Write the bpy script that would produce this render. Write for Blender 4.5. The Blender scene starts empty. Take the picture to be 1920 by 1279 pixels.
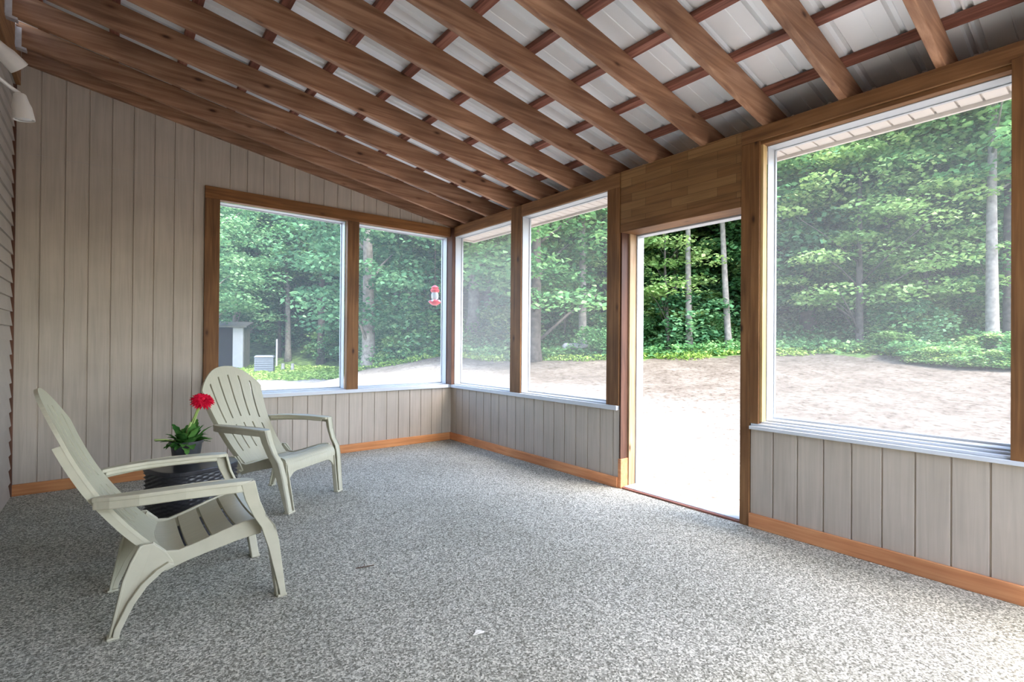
import bpy, math, random
import numpy as np
from mathutils import Vector, Matrix

random.seed(7)
RNG = np.random.default_rng(11)
SC = bpy.context.scene
COL = SC.collection
PI = math.pi

# ------------------------------------------------------------------ helpers
class MB:
    """collects vertices and faces, builds one mesh object"""
    def __init__(self):
        self.v = []; self.f = []
    def add(self, verts, faces):
        b = len(self.v)
        self.v.extend(tuple(p) for p in verts)
        self.f.extend(tuple(b + i for i in f) for f in faces)
        return self
    def box(self, x0, x1, y0, y1, z0, z1):
        return self.add([(x0,y0,z0),(x1,y0,z0),(x1,y1,z0),(x0,y1,z0),(x0,y0,z1),(x1,y0,z1),(x1,y1,z1),(x0,y1,z1)],
                        [(0,3,2,1),(4,5,6,7),(0,1,5,4),(1,2,6,5),(2,3,7,6),(3,0,4,7)])
    def prism(self, lo, hi):
        """lo and hi: matching closed loops of 3-D points"""
        n = len(lo)
        fs = [tuple(range(n))[::-1], tuple(range(n, 2*n))]
        for i in range(n):
            j = (i+1) % n
            fs.append((i, j, n+j, n+i))
        return self.add(list(lo)+list(hi), fs)
    def tube(self, pts, rad, n=10, caps=True):
        pts = [Vector(p) for p in pts]
        if not hasattr(rad, '__len__'): rad = [rad]*len(pts)
        vs = []; up = None
        for i, p in enumerate(pts):
            d = (pts[min(i+1, len(pts)-1)] - pts[max(i-1, 0)]).normalized()
            if up is None:
                up = Vector((0,0,1)) if abs(d.z) < .9 else Vector((1,0,0))
            a = d.cross(up).normalized(); b = a.cross(d).normalized(); up = b
            for k in range(n):
                t = 2*PI*k/n
                vs.append(p + (a*math.cos(t) + b*math.sin(t))*rad[i])
        fs = []
        for i in range(len(pts)-1):
            for k in range(n):
                k2 = (k+1) % n
                fs.append((i*n+k, i*n+k2, (i+1)*n+k2, (i+1)*n+k))
        if caps:
            fs.append(tuple(range(n))[::-1]); m = (len(pts)-1)*n
            fs.append(tuple(range(m, m+n)))
        return self.add(vs, fs)
    def lathe(self, prof, n=24, c=(0,0,0), axis=None):
        """prof: (radius, height) pairs, closed at r=0 ends"""
        vs = []
        for r, z in prof:
            for k in range(n):
                t = 2*PI*k/n
                vs.append(Vector((r*math.cos(t), r*math.sin(t), z)))
        if axis is not None:
            q = Vector((0,0,1)).rotation_difference(Vector(axis).normalized())
            vs = [q @ v for v in vs]
        vs = [v + Vector(c) for v in vs]
        fs = []
        for i in range(len(prof)-1):
            for k in range(n):
                k2 = (k+1) % n
                fs.append((i*n+k, i*n+k2, (i+1)*n+k2, (i+1)*n+k))
        fs.append(tuple(range(n))[::-1]); m = (len(prof)-1)*n
        fs.append(tuple(range(m, m+n)))
        return self.add(vs, fs)
    def mesh(self, name, mat=None, smooth=False):
        me = bpy.data.meshes.new(name)
        me.from_pydata([tuple(v) for v in self.v], [], self.f)
        if mat: me.materials.append(mat)
        if smooth:
            me.polygons.foreach_set('use_smooth', [True]*len(me.polygons))
        me.update()
        return me
    def build(self, name, mat, parent=None, smooth=False, bevel=0, split=False):
        o = bpy.data.objects.new(name, self.mesh(name, mat, smooth)); COL.objects.link(o)
        if parent is not None: o.parent = parent
        if bevel:
            m = o.modifiers.new('bevel', 'BEVEL'); m.width = bevel; m.segments = 2; m.limit_method = 'ANGLE'; m.angle_limit = math.radians(40)
        if split:
            m = o.modifiers.new('edges', 'EDGE_SPLIT'); m.split_angle = math.radians(38)
        return o

def tag(o, label=None, cat=None, group=None, kind=None):
    if label: o['label'] = label
    if cat: o['category'] = cat
    if group: o['group'] = group
    if kind: o['kind'] = kind
    return o
def empty(name, loc=(0,0,0), rz=0):
    o = bpy.data.objects.new(name, None); COL.objects.link(o)
    o.location = loc; o.rotation_euler = (0,0,rz); o.empty_display_size = .1
    return o
def struct(o, label, cat):
    return tag(o, label, cat, kind='structure')
def link_mesh(name, me, parent):
    o = bpy.data.objects.new(name, me); COL.objects.link(o); o.parent = parent
    return o

# ------------------------------------------------------------------ materials
def new_mat(name):
    m = bpy.data.materials.new(name); m.use_nodes = True
    nt = m.node_tree; nt.nodes.clear()
    out = nt.nodes.new('ShaderNodeOutputMaterial')
    b = nt.nodes.new('ShaderNodeBsdfPrincipled')
    nt.links.new(b.outputs[0], out.inputs[0])
    return m, nt, b, out
def N(nt, t, **kw):
    n = nt.nodes.new(t)
    for k, v in kw.items(): setattr(n, k, v)
    return n
def ramp(nt, src, stops):
    r = N(nt, 'ShaderNodeValToRGB')
    e = r.color_ramp.elements
    while len(e) < len(stops): e.new(.5)
    for i, (p, c) in enumerate(stops):
        e[i].position = p; e[i].color = (*c, 1)
    nt.links.new(src, r.inputs[0])
    return r
def simple(name, col, rough=.6, metal=0, noise=.12, scale=8, bump=0, spec=.5):
    m, nt, b, out = new_mat(name)
    tc = N(nt, 'ShaderNodeTexCoord'); no = N(nt, 'ShaderNodeTexNoise')
    no.inputs['Scale'].default_value = scale; no.inputs['Detail'].default_value = 6
    nt.links.new(tc.outputs['Object'], no.inputs['Vector'])
    lo = tuple(c*(1-noise) for c in col); hi = tuple(min(1, c*(1+noise)) for c in col)
    r = ramp(nt, no.outputs['Fac'], [(.3, lo), (.7, hi)])
    nt.links.new(r.outputs[0], b.inputs['Base Color'])
    b.inputs['Roughness'].default_value = rough; b.inputs['Metallic'].default_value = metal
    b.inputs['Specular IOR Level'].default_value = spec
    if bump:
        bp = N(nt, 'ShaderNodeBump'); bp.inputs['Strength'].default_value = bump; bp.inputs['Distance'].default_value = .01
        nt.links.new(no.outputs['Fac'], bp.inputs['Height']); nt.links.new(bp.outputs[0], b.inputs['Normal'])
    return m
def wood(name, dark, mid, light, axis=0, grain=14, knots=True, rough=.6, spec=.3):
    """timber with grain running along one axis"""
    m, nt, b, out = new_mat(name)
    tc = N(nt, 'ShaderNodeTexCoord'); oi = N(nt, 'ShaderNodeObjectInfo')
    mul = N(nt, 'ShaderNodeMath', operation='MULTIPLY'); mul.inputs[1].default_value = 37.0
    nt.links.new(oi.outputs['Random'], mul.inputs[0])
    add = N(nt, 'ShaderNodeVectorMath', operation='ADD')
    nt.links.new(tc.outputs['Object'], add.inputs[0]); nt.links.new(mul.outputs[0], add.inputs[1])
    mp = N(nt, 'ShaderNodeMapping'); s = [grain]*3; s[axis] = grain*.06
    mp.inputs['Scale'].default_value = s
    nt.links.new(add.outputs[0], mp.inputs['Vector'])
    n1 = N(nt, 'ShaderNodeTexNoise'); n1.inputs['Scale'].default_value = 2.0; n1.inputs['Detail'].default_value = 7; n1.inputs['Distortion'].default_value = .55
    nt.links.new(mp.outputs[0], n1.inputs['Vector'])
    r = ramp(nt, n1.outputs['Fac'], [(.28, dark), (.5, mid), (.72, light)])
    # broad tone patches along the board
    n2 = N(nt, 'ShaderNodeTexNoise'); n2.inputs['Scale'].default_value = 1.7; n2.inputs['Detail'].default_value = 3
    nt.links.new(add.outputs[0], n2.inputs['Vector'])
    r2 = ramp(nt, n2.outputs['Fac'], [(.3, (.72,.70,.68)), (.7, (1.18,1.15,1.1))])
    mx = N(nt, 'ShaderNodeMix', data_type='RGBA', blend_type='MULTIPLY'); mx.inputs[0].default_value = 1
    nt.links.new(r.outputs[0], mx.inputs[6]); nt.links.new(r2.outputs[0], mx.inputs[7])
    src = mx.outputs[2]
    if knots:
        mk = N(nt, 'ShaderNodeMapping'); s = [7.5]*3; s[axis] = 3.2; mk.inputs['Scale'].default_value = s
        nt.links.new(add.outputs[0], mk.inputs['Vector'])
        vo = N(nt, 'ShaderNodeTexVoronoi'); vo.inputs['Scale'].default_value = 1.0
        nt.links.new(mk.outputs[0], vo.inputs['Vector'])
        rk = ramp(nt, vo.outputs['Distance'], [(.05, (.22,.17,.15)), (.11, (.8,.76,.72)), (.17, (1,1,1))])
        mx2 = N(nt, 'ShaderNodeMix', data_type='RGBA', blend_type='MULTIPLY'); mx2.inputs[0].default_value = 1
        nt.links.new(src, mx2.inputs[6]); nt.links.new(rk.outputs[0], mx2.inputs[7]); src = mx2.outputs[2]
    nt.links.new(src, b.inputs['Base Color'])
    b.inputs['Roughness'].default_value = rough; b.inputs['Specular IOR Level'].default_value = spec
    bp = N(nt, 'ShaderNodeBump'); bp.inputs['Strength'].default_value = .15; bp.inputs['Distance'].default_value = .004
    nt.links.new(n1.outputs['Fac'], bp.inputs['Height']); nt.links.new(bp.outputs[0], b.inputs['Normal'])
    return m

M = {}
M['rafter'] = wood('rafter wood', (.185,.088,.048), (.31,.165,.095), (.45,.265,.165), axis=0, grain=15)
M['purlin'] = wood('purlin wood', (.13,.05,.035), (.27,.11,.08), (.40,.19,.14), axis=1, grain=22, knots=False)
M['postwood'] = wood('post wood', (.13,.058,.022), (.20,.095,.036), (.28,.145,.06), axis=2, grain=18)
M['headwoody'] = wood('header wood along the door wall', (.15,.07,.03), (.23,.115,.048), (.31,.165,.075), axis=1, grain=18)
M['headwoodx'] = wood('header wood along the far wall', (.15,.062,.02), (.22,.095,.03), (.29,.135,.046), axis=0, grain=18)
M['basewoody'] = wood('baseboard wood along the door wall', (.50,.20,.085), (.62,.27,.12), (.72,.36,.17), axis=1, grain=20, knots=False)
M['basewoodx'] = wood('baseboard wood along the far wall', (.46,.19,.07), (.57,.25,.10), (.66,.33,.14), axis=0, grain=20, knots=False)
M['darkpost'] = wood('dark corner wood', (.07,.03,.02), (.11,.05,.03), (.15,.07,.045), axis=2, grain=18, knots=False)
M['stop'] = wood('pale stop wood', (.50,.34,.14), (.62,.45,.20), (.72,.55,.28), axis=2, grain=26, knots=False)
M['doorstop'] = wood('light wood door stop', (.30,.19,.10), (.42,.29,.17), (.52,.38,.24), axis=2, grain=22)
M['white'] = simple('white vinyl frame', (.50,.53,.56), rough=.4, noise=.02)
M['sillwhite'] = simple('white painted sill', (.60,.63,.67), rough=.35, noise=.03)
M['soffit'] = simple('cream vinyl soffit', (.72,.66,.60), rough=.5, noise=.03)
M['dark'] = simple('black for shed shade', (.015,.015,.015), rough=.9)
M['galv'] = simple('galvanised hanger', (.62,.64,.68), rough=.4, metal=.6, noise=.1, scale=30)
M['lampwhite'] = simple('white lamp housing', (.80,.77,.72), rough=.4, noise=.02)
M['lampglass'] = simple('lamp face glass', (.75,.74,.72), rough=.15, noise=.02)
M['potblack'] = simple('black plastic pot', (.035,.038,.042), rough=.45, noise=.1)
M['soil'] = simple('potting soil', (.03,.02,.015), rough=.95, noise=.4, scale=60, bump=.5)
M['bark_pale'] = simple('pale grey bark', (.20,.183,.16), rough=.9, noise=.35, scale=9, bump=.6)
M['bark_dark'] = simple('dark brown bark', (.07,.06,.05), rough=.95, noise=.4, scale=9, bump=.6)
M['bin'] = simple('grey bin plastic', (.11,.13,.155), rough=.6, noise=.1)
M['shedroof'] = simple('dark grey shed roof', (.09,.095,.09), rough=.9, noise=.2)
M['shedgrey'] = simple('weathered grey shed boards', (.17,.175,.165), rough=.8, noise=.2, scale=5)
M['shedwhite'] = simple('white shed post', (.38,.39,.43), rough=.6, noise=.05)
M['red'] = simple('red feeder plastic', (.62,.05,.06), rough=.3, noise=.05)
M['rock'] = simple('pale grey stone', (.22,.23,.235), rough=.8, noise=.25, scale=6, bump=.4)
M['scrap'] = simple('pale paper scrap', (.8,.78,.72), rough=.8, noise=.05)
M['twig'] = simple('dry brown twig', (.10,.06,.04), rough=.9, noise=.2)
M['sidinghouse'] = simple('grey beige lap siding', (.42,.38,.34), rough=.6, noise=.08, scale=5)

def siding_mat(name, col, axis):
    m, nt, b, out = new_mat(name)
    tc = N(nt, 'ShaderNodeTexCoord'); mp = N(nt, 'ShaderNodeMapping')
    mp.inputs['Scale'].default_value = (30,30,1.2)
    nt.links.new(tc.outputs['Object'], mp.inputs['Vector'])
    n1 = N(nt, 'ShaderNodeTexNoise'); n1.inputs['Scale'].default_value = 1.5; n1.inputs['Detail'].default_value = 6; n1.inputs['Distortion'].default_value = .8
    nt.links.new(mp.outputs[0], n1.inputs['Vector'])
    n2 = N(nt, 'ShaderNodeTexNoise'); n2.inputs['Scale'].default_value = 3; n2.inputs['Detail'].default_value = 4
    nt.links.new(tc.outputs['Object'], n2.inputs['Vector'])
    r1 = ramp(nt, n1.outputs['Fac'], [(.3, tuple(c*.90 for c in col)), (.65, tuple(c*1.06 for c in col))])
    r2 = ramp(nt, n2.outputs['Fac'], [(.3, (.92,.92,.92)), (.7, (1.05,1.05,1.05))])
    mx = N(nt, 'ShaderNodeMix', data_type='RGBA', blend_type='MULTIPLY'); mx.inputs[0].default_value = 1
    nt.links.new(r1.outputs[0], mx.inputs[6]); nt.links.new(r2.outputs[0], mx.inputs[7])
    nt.links.new(mx.outputs[2], b.inputs['Base Color'])
    b.inputs['Roughness'].default_value = .55; b.inputs['Specular IOR Level'].default_value = .3
    bp = N(nt, 'ShaderNodeBump'); bp.inputs['Strength'].default_value = .2; bp.inputs['Distance'].default_value = .003
    nt.links.new(n1.outputs['Fac'], bp.inputs['Height']); nt.links.new(bp.outputs[0], b.inputs['Normal'])
    return m
M['siding'] = siding_mat('taupe painted panel siding', (.46,.40,.33), 0)

def carpet_mat():
    m, nt, b, out = new_mat('speckled grey carpet')
    tc = N(nt, 'ShaderNodeTexCoord')
    n1 = N(nt, 'ShaderNodeTexNoise'); n1.inputs['Scale'].default_value = 120; n1.inputs['Detail'].default_value = 3; n1.inputs['Roughness'].default_value = .75
    nt.links.new(tc.outputs['Object'], n1.inputs['Vector'])
    vo = N(nt, 'ShaderNodeTexVoronoi'); vo.inputs['Scale'].default_value = 150
    nt.links.new(tc.outputs['Object'], vo.inputs['Vector'])
    sep = N(nt, 'ShaderNodeSeparateColor'); nt.links.new(vo.outputs['Color'], sep.inputs[0])
    mixf = N(nt, 'ShaderNodeMix', data_type='FLOAT'); mixf.inputs[0].default_value = .45
    nt.links.new(n1.outputs['Fac'], mixf.inputs[2]); nt.links.new(sep.outputs[0], mixf.inputs[3])
    r = ramp(nt, mixf.outputs[0], [(.26, (.13,.127,.105)), (.42, (.27,.265,.225)), (.56, (.42,.412,.355)), (.74, (.72,.705,.62))])
    n2 = N(nt, 'ShaderNodeTexNoise'); n2.inputs['Scale'].default_value = 1.3; n2.inputs['Detail'].default_value = 4
    nt.links.new(tc.outputs['Object'], n2.inputs['Vector'])
    r2 = ramp(nt, n2.outputs['Fac'], [(.3, (.86,.86,.84)), (.7, (1.1,1.1,1.1))])
    mx = N(nt, 'ShaderNodeMix', data_type='RGBA', blend_type='MULTIPLY'); mx.inputs[0].default_value = 1
    nt.links.new(r.outputs[0], mx.inputs[6]); nt.links.new(r2.outputs[0], mx.inputs[7])
    nt.links.new(mx.outputs[2], b.inputs['Base Color'])
    b.inputs['Roughness'].default_value = .95; b.inputs['Specular IOR Level'].default_value = .1
    bp = N(nt, 'ShaderNodeBump'); bp.inputs['Strength'].default_value = .6; bp.inputs['Distance'].default_value = .008
    nt.links.new(n1.outputs['Fac'], bp.inputs['Height']); nt.links.new(bp.outputs[0], b.inputs['Normal'])
    return m
M['carpet'] = carpet_mat()

def metal_mat():
    m, nt, b, out = new_mat('ribbed galvanised roofing')
    tc = N(nt, 'ShaderNodeTexCoord'); no = N(nt, 'ShaderNodeTexNoise'); no.inputs['Scale'].default_value = 2.5; no.inputs['Detail'].default_value = 5
    nt.links.new(tc.outputs['Object'], no.inputs['Vector'])
    r = ramp(nt, no.outputs['Fac'], [(.3, (.80,.84,.86)), (.7, (.90,.93,.95))])
    nt.links.new(r.outputs[0], b.inputs['Base Color'])
    b.inputs['Metallic'].default_value = .12; b.inputs['Roughness'].default_value = .42
    return m
M['metal'] = metal_mat()

def plastic_mat():
    m, nt, b, out = new_mat('sage beige moulded plastic')
    tc = N(nt, 'ShaderNodeTexCoord'); mp = N(nt, 'ShaderNodeMapping'); mp.inputs['Scale'].default_value = (4,40,4)
    nt.links.new(tc.outputs['Object'], mp.inputs['Vector'])
    no = N(nt, 'ShaderNodeTexNoise'); no.inputs['Scale'].default_value = 3; no.inputs['Detail'].default_value = 6
    nt.links.new(mp.outputs[0], no.inputs['Vector'])
    r = ramp(nt, no.outputs['Fac'], [(.3, (.445,.425,.315)), (.7, (.50,.475,.355))])
    nt.links.new(r.outputs[0], b.inputs['Base Color'])
    b.inputs['Roughness'].default_value = .42
    bp = N(nt, 'ShaderNodeBump'); bp.inputs['Strength'].default_value = .06; bp.inputs['Distance'].default_value = .003
    nt.links.new(no.outputs['Fac'], bp.inputs['Height']); nt.links.new(bp.outputs[0], b.inputs['Normal'])
    return m
M['plastic'] = plastic_mat()

def wicker_mat():
    m, nt, b, out = new_mat('black resin wicker')
    b.inputs['Base Color'].default_value = (.026,.026,.031,1); b.inputs['Roughness'].default_value = .30
    return m
M['wicker'] = wicker_mat()

def screen_mat(name, amount):
    """insect mesh seen as an even veil: most light passes, a little is scattered by the threads"""
    m, nt, b, out = new_mat(name)
    nt.nodes.remove(b)
    tr = N(nt, 'ShaderNodeBsdfTransparent'); df = N(nt, 'ShaderNodeBsdfDiffuse'); df.inputs[0].default_value = (.52,.54,.54,1)
    tl = N(nt, 'ShaderNodeBsdfTranslucent'); tl.inputs[0].default_value = (.52,.54,.54,1)
    a = N(nt, 'ShaderNodeMixShader'); a.inputs[0].default_value = .6
    nt.links.new(df.outputs[0], a.inputs[1]); nt.links.new(tl.outputs[0], a.inputs[2])
    mx = N(nt, 'ShaderNodeMixShader'); mx.inputs[0].default_value = amount
    nt.links.new(tr.outputs[0], mx.inputs[1]); nt.links.new(a.outputs[0], mx.inputs[2])
    nt.links.new(mx.outputs[0], out.inputs[0])
    return m
M['screen'] = screen_mat('insect screen', .085)
M['screen_oblique'] = screen_mat('insect screen with oblique haze', .17)  # thicker veil imitates the haze of a slanting view

def leaf_mat(name, stops, trans=.35):
    m, nt, b, out = new_mat(name)
    nt.nodes.remove(b)
    ge = N(nt, 'ShaderNodeNewGeometry'); tc = N(nt, 'ShaderNodeTexCoord'); oi = N(nt, 'ShaderNodeObjectInfo')
    no = N(nt, 'ShaderNodeTexNoise'); no.inputs['Scale'].default_value = .55; no.inputs['Detail'].default_value = 3
    nt.links.new(tc.outputs['Object'], no.inputs['Vector'])
    a = N(nt, 'ShaderNodeMath', operation='MULTIPLY_ADD'); a.inputs[1].default_value = .45; a.inputs[2].default_value = -.22
    nt.links.new(ge.outputs['Random Per Island'], a.inputs[0])
    s = N(nt, 'ShaderNodeMath', operation='ADD'); nt.links.new(no.outputs['Fac'], s.inputs[0]); nt.links.new(a.outputs[0], s.inputs[1])
    o = N(nt, 'ShaderNodeMath', operation='MULTIPLY_ADD'); o.inputs[1].default_value = .3; o.inputs[2].default_value = -.15
    nt.links.new(oi.outputs['Random'], o.inputs[0])
    s2 = N(nt, 'ShaderNodeMath', operation='ADD'); nt.links.new(s.outputs[0], s2.inputs[0]); nt.links.new(o.outputs[0], s2.inputs[1])
    r = ramp(nt, s2.outputs[0], stops)
    df = N(nt, 'ShaderNodeBsdfDiffuse'); tl = N(nt, 'ShaderNodeBsdfTranslucent')
    nt.links.new(r.outputs[0], df.inputs[0]); nt.links.new(r.outputs[0], tl.inputs[0])
    mx = N(nt, 'ShaderNodeMixShader'); mx.inputs[0].default_value = trans
    nt.links.new(df.outputs[0], mx.inputs[1]); nt.links.new(tl.outputs[0], mx.inputs[2])
    nt.links.new(mx.outputs[0], out.inputs[0])
    return m
M['leaf'] = leaf_mat('woodland leaves', [(.2, (.05,.135,.058)), (.5, (.125,.295,.112)), (.8, (.28,.47,.18))])
M['leaf_light'] = leaf_mat('young yellow green leaves', [(.2, (.115,.23,.07)), (.5, (.26,.43,.145)), (.8, (.44,.58,.23))])
M['leaf_blue'] = leaf_mat('cool green leaves', [(.2, (.055,.145,.072)), (.5, (.125,.29,.14)), (.8, (.26,.44,.21))])
M['grass'] = leaf_mat('grass and weeds', [(.2, (.12,.22,.05)), (.5, (.25,.40,.09)), (.8, (.42,.55,.17))])
M['potleaf'] = leaf_mat('flower leaves', [(.2, (.04,.13,.03)), (.5, (.11,.26,.06)), (.8, (.22,.42,.11))], .2)
M['stem'] = leaf_mat('flower stems', [(.2, (.28,.40,.12)), (.5, (.38,.52,.18)), (.8, (.48,.6,.24))], .1)
M['petal'] = leaf_mat('crimson petals', [(.2, (.50,.008,.03)), (.5, (.70,.015,.05)), (.8, (.80,.04,.09))], .15)

def ground_mat():
    m, nt, b, out = new_mat('dirt yard and forest floor')
    tc = N(nt, 'ShaderNodeTexCoord'); at = N(nt, 'ShaderNodeAttribute'); at.attribute_name = 'green'
    n1 = N(nt, 'ShaderNodeTexNoise'); n1.inputs['Scale'].default_value = 1.4; n1.inputs['Detail'].default_value = 9; n1.inputs['Roughness'].default_value = .65
    nt.links.new(tc.outputs['Object'], n1.inputs['Vector'])
    n3 = N(nt, 'ShaderNodeTexNoise'); n3.inputs['Scale'].default_value = 9; n3.inputs['Detail'].default_value = 6; n3.inputs['Roughness'].default_value = .7
    nt.links.new(tc.outputs['Object'], n3.inputs['Vector'])
    dk = ramp(nt, n1.outputs['Fac'], [(.3, (.085,.073,.060)), (.5, (.122,.108,.091)), (.7, (.165,.148,.128))])
    lt = ramp(nt, n1.outputs['Fac'], [(.3, (.29,.27,.24)), (.5, (.345,.325,.295)), (.7, (.40,.38,.35))])  # paler dirt near the house, stands in for brighter exposure there
    ag = N(nt, 'ShaderNodeAttribute'); ag.attribute_name = 'near_glare'
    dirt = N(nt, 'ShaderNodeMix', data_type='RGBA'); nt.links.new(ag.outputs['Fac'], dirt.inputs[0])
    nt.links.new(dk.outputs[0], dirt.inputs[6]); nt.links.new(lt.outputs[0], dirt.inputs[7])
    grit = ramp(nt, n3.outputs['Fac'], [(.36, (.45,.40,.36)), (.46, (.9,.89,.88)), (.54, (1.02,1.02,1.02)), (.66, (1.2,1.18,1.16))])
    md = N(nt, 'ShaderNodeMix', data_type='RGBA', blend_type='MULTIPLY'); md.inputs[0].default_value = 1
    nt.links.new(dirt.outputs[2], md.inputs[6]); nt.links.new(grit.outputs[0], md.inputs[7])
    n2 = N(nt, 'ShaderNodeTexNoise'); n2.inputs['Scale'].default_value = 4; n2.inputs['Detail'].default_value = 7
    nt.links.new(tc.outputs['Object'], n2.inputs['Vector'])
    gr = ramp(nt, n2.outputs['Fac'], [(.3, (.045,.075,.03)), (.5, (.09,.15,.05)), (.7, (.16,.25,.08))])
    ad = N(nt, 'ShaderNodeMath', operation='ADD'); nt.links.new(at.outputs['Fac'], ad.inputs[0])
    sb = N(nt, 'ShaderNodeMath', operation='MULTIPLY_ADD'); sb.inputs[1].default_value = .9; sb.inputs[2].default_value = -.45
    nt.links.new(n1.outputs['Fac'], sb.inputs[0]); nt.links.new(sb.outputs[0], ad.inputs[1])
    st = ramp(nt, ad.outputs[0], [(.44, (0,0,0)), (.56, (1,1,1))])
    mx = N(nt, 'ShaderNodeMix', data_type='RGBA'); nt.links.new(st.outputs[0], mx.inputs[0])
    nt.links.new(md.outputs[2], mx.inputs[6]); nt.links.new(gr.outputs[0], mx.inputs[7])
    nt.links.new(mx.outputs[2], b.inputs['Base Color'])
    b.inputs['Roughness'].default_value = .95; b.inputs['Specular IOR Level'].default_value = .1
    bp = N(nt, 'ShaderNodeBump'); bp.inputs['Strength'].default_value = .7; bp.inputs['Distance'].default_value = .05
    nt.links.new(n3.outputs['Fac'], bp.inputs['Height']); nt.links.new(bp.outputs[0], b.inputs['Normal'])
    return m
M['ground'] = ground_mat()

def planks_mat():
    """edge-glued boards: rows of staves of slightly different tone along Y"""
    m, nt, b, out = new_mat('edge glued board panel')
    tc = N(nt, 'ShaderNodeTexCoord'); mp = N(nt, 'ShaderNodeMapping')
    mp.inputs['Rotation'].default_value = (PI/2, 0, PI/2)
    sx = N(nt, 'ShaderNodeSeparateXYZ'); nt.links.new(tc.outputs['Object'], sx.inputs[0])
    cb = N(nt, 'ShaderNodeCombineXYZ'); nt.links.new(sx.outputs[1], cb.inputs[0]); nt.links.new(sx.outputs[2], cb.inputs[1])
    br = N(nt, 'ShaderNodeTexBrick'); br.inputs['Scale'].default_value = 1; br.inputs['Brick Width'].default_value = .36; br.inputs['Row Height'].default_value = .062
    br.inputs['Mortar Size'].default_value = .0012; br.offset = .37
    br.inputs['Color1'].default_value = (.205,.10,.036,1); br.inputs['Color2'].default_value = (.31,.175,.07,1); br.inputs['Mortar'].default_value = (.10,.05,.02,1)
    nt.links.new(cb.outputs[0], br.inputs['Vector'])
    mq = N(nt, 'ShaderNodeMapping'); mq.inputs['Scale'].default_value = (20,1.2,20); nt.links.new(tc.outputs['Object'], mq.inputs['Vector'])
    no = N(nt, 'ShaderNodeTexNoise'); no.inputs['Scale'].default_value = 1.6; no.inputs['Detail'].default_value = 7; no.inputs['Distortion'].default_value = 1
    nt.links.new(mq.outputs[0], no.inputs['Vector'])
    r = ramp(nt, no.outputs['Fac'], [(.3, (.72,.70,.66)), (.7, (1.15,1.14,1.1))])
    mx = N(nt, 'ShaderNodeMix', data_type='RGBA', blend_type='MULTIPLY'); mx.inputs[0].default_value = 1
    nt.links.new(br.outputs['Color'], mx.inputs[6]); nt.links.new(r.outputs[0], mx.inputs[7])
    nt.links.new(mx.outputs[2], b.inputs['Base Color']); b.inputs['Roughness'].default_value = .5
    return m
M['planks'] = planks_mat()

def glass_mat():
    m, nt, b, out = new_mat('clear feeder bottle')
    b.inputs['Base Color'].default_value = (.9,.94,1,1); b.inputs['Roughness'].default_value = .05
    b.inputs['Transmission Weight'].default_value = .7; b.inputs['IOR'].default_value = 1.3
    return m
M['glass'] = glass_mat()

# ------------------------------------------------------------------ room dimensions (metres, floor at 0)
XR, YB, XL, YN = 3.217, 5.209, -.585, -1.25       # door wall, far wall, house wall, open near end of what is built
ZS, ZH, ZT = .6255, 2.435, 2.55                   # sill underside, window head, top of the header boards
WT = .115                                         # wall thickness behind the inner face
def zraf(x): return 2.55 + .178*(3.2 - x)         # underside of the rafters
RH = .168; PH = .032                              # rafter and purlin heights
GRV = .141

# floor slab
o = MB().box(XL-.1, XR+.16, YN, YB+WT, -.22, 0).build('floor', M['carpet'])
struct(o, 'speckled grey carpet covering the whole porch floor', 'floor')

def grooved(axis, a0, a1, depth_in, z0, ztop, first, mb, sgn):
    """vertical-groove siding on a plane. axis 0: runs along X, faces -Y; axis 1: runs along Y, faces -X.
    ztop: function of the running coordinate. depth_in: the plane coordinate; the sheet is solid behind it"""
    g, dp = .0055, .007
    cs = [a0]
    k = math.ceil((a0 - first)/GRV)
    c = first + k*GRV
    brk = []
    while c < a1:
        if c-g > a0 and c+g < a1: brk.append(c)
        c += GRV
    pts = [(a0, 0)]
    for c in brk: pts += [(c-g, 0), (c-g*.45, dp), (c+g*.45, dp), (c+g, 0)]
    pts.append((a1, 0))
    vs = []; fs = []
    for a, d in pts:
        for z in (z0, ztop(a)):
            vs.append((a, depth_in+d, z) if axis == 0 else (depth_in+d, a, z))
    for i in range(len(pts)-1):
        f = (2*i, 2*i+2, 2*i+3, 2*i+1)
        fs.append(f if sgn > 0 else f[::-1])
    mb.add(vs, fs)
    return mb

# far wall: grooved panels, with framing behind
FWX0, FWX1 = .70, 3.15                            # window opening span behind the trim
mb = MB()
ztop = lambda x: zraf(x) + .02
grooved(0, XL, FWX0, YB, 0, ztop, -.432, mb, 1)
grooved(0, FWX0, XR, YB, ZT-.06, ztop, -.432, mb, 1)
grooved(0, FWX0, XR, YB, 0, lambda x: ZS+.005, -.432, mb, 1)
def slab_x(x0, x1, z0, zt0, zt1, y0=YB+.009, y1=YB+WT):
    mb.prism([(x0,y0,z0),(x1,y0,z0),(x1,y0,zt1),(x0,y0,zt0)], [(x0,y1,z0),(x1,y1,z0),(x1,y1,zt1),(x0,y1,zt0)])
slab_x(XL, FWX0, 0, ztop(XL)+.15, ztop(FWX0)+.15)
slab_x(FWX0, XR+.1, ZT-.06, ztop(FWX0)+.15, ztop(XR+.1)+.15)
slab_x(FWX0, XR+.1, 0, ZS, ZS)
far = mb.build('wall_back', M['siding'])
struct(far, 'taupe vertical groove siding wall with sloped top at the far end', 'wall')
MB().add([(XL,YB-.0012,2.553),(.63,YB-.0012,2.553),(.63,YB-.0012,2.557),(XL,YB-.0012,2.557)], [(0,1,2,3)]).build('panel_seam', M['sidinghouse'], far)

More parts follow.
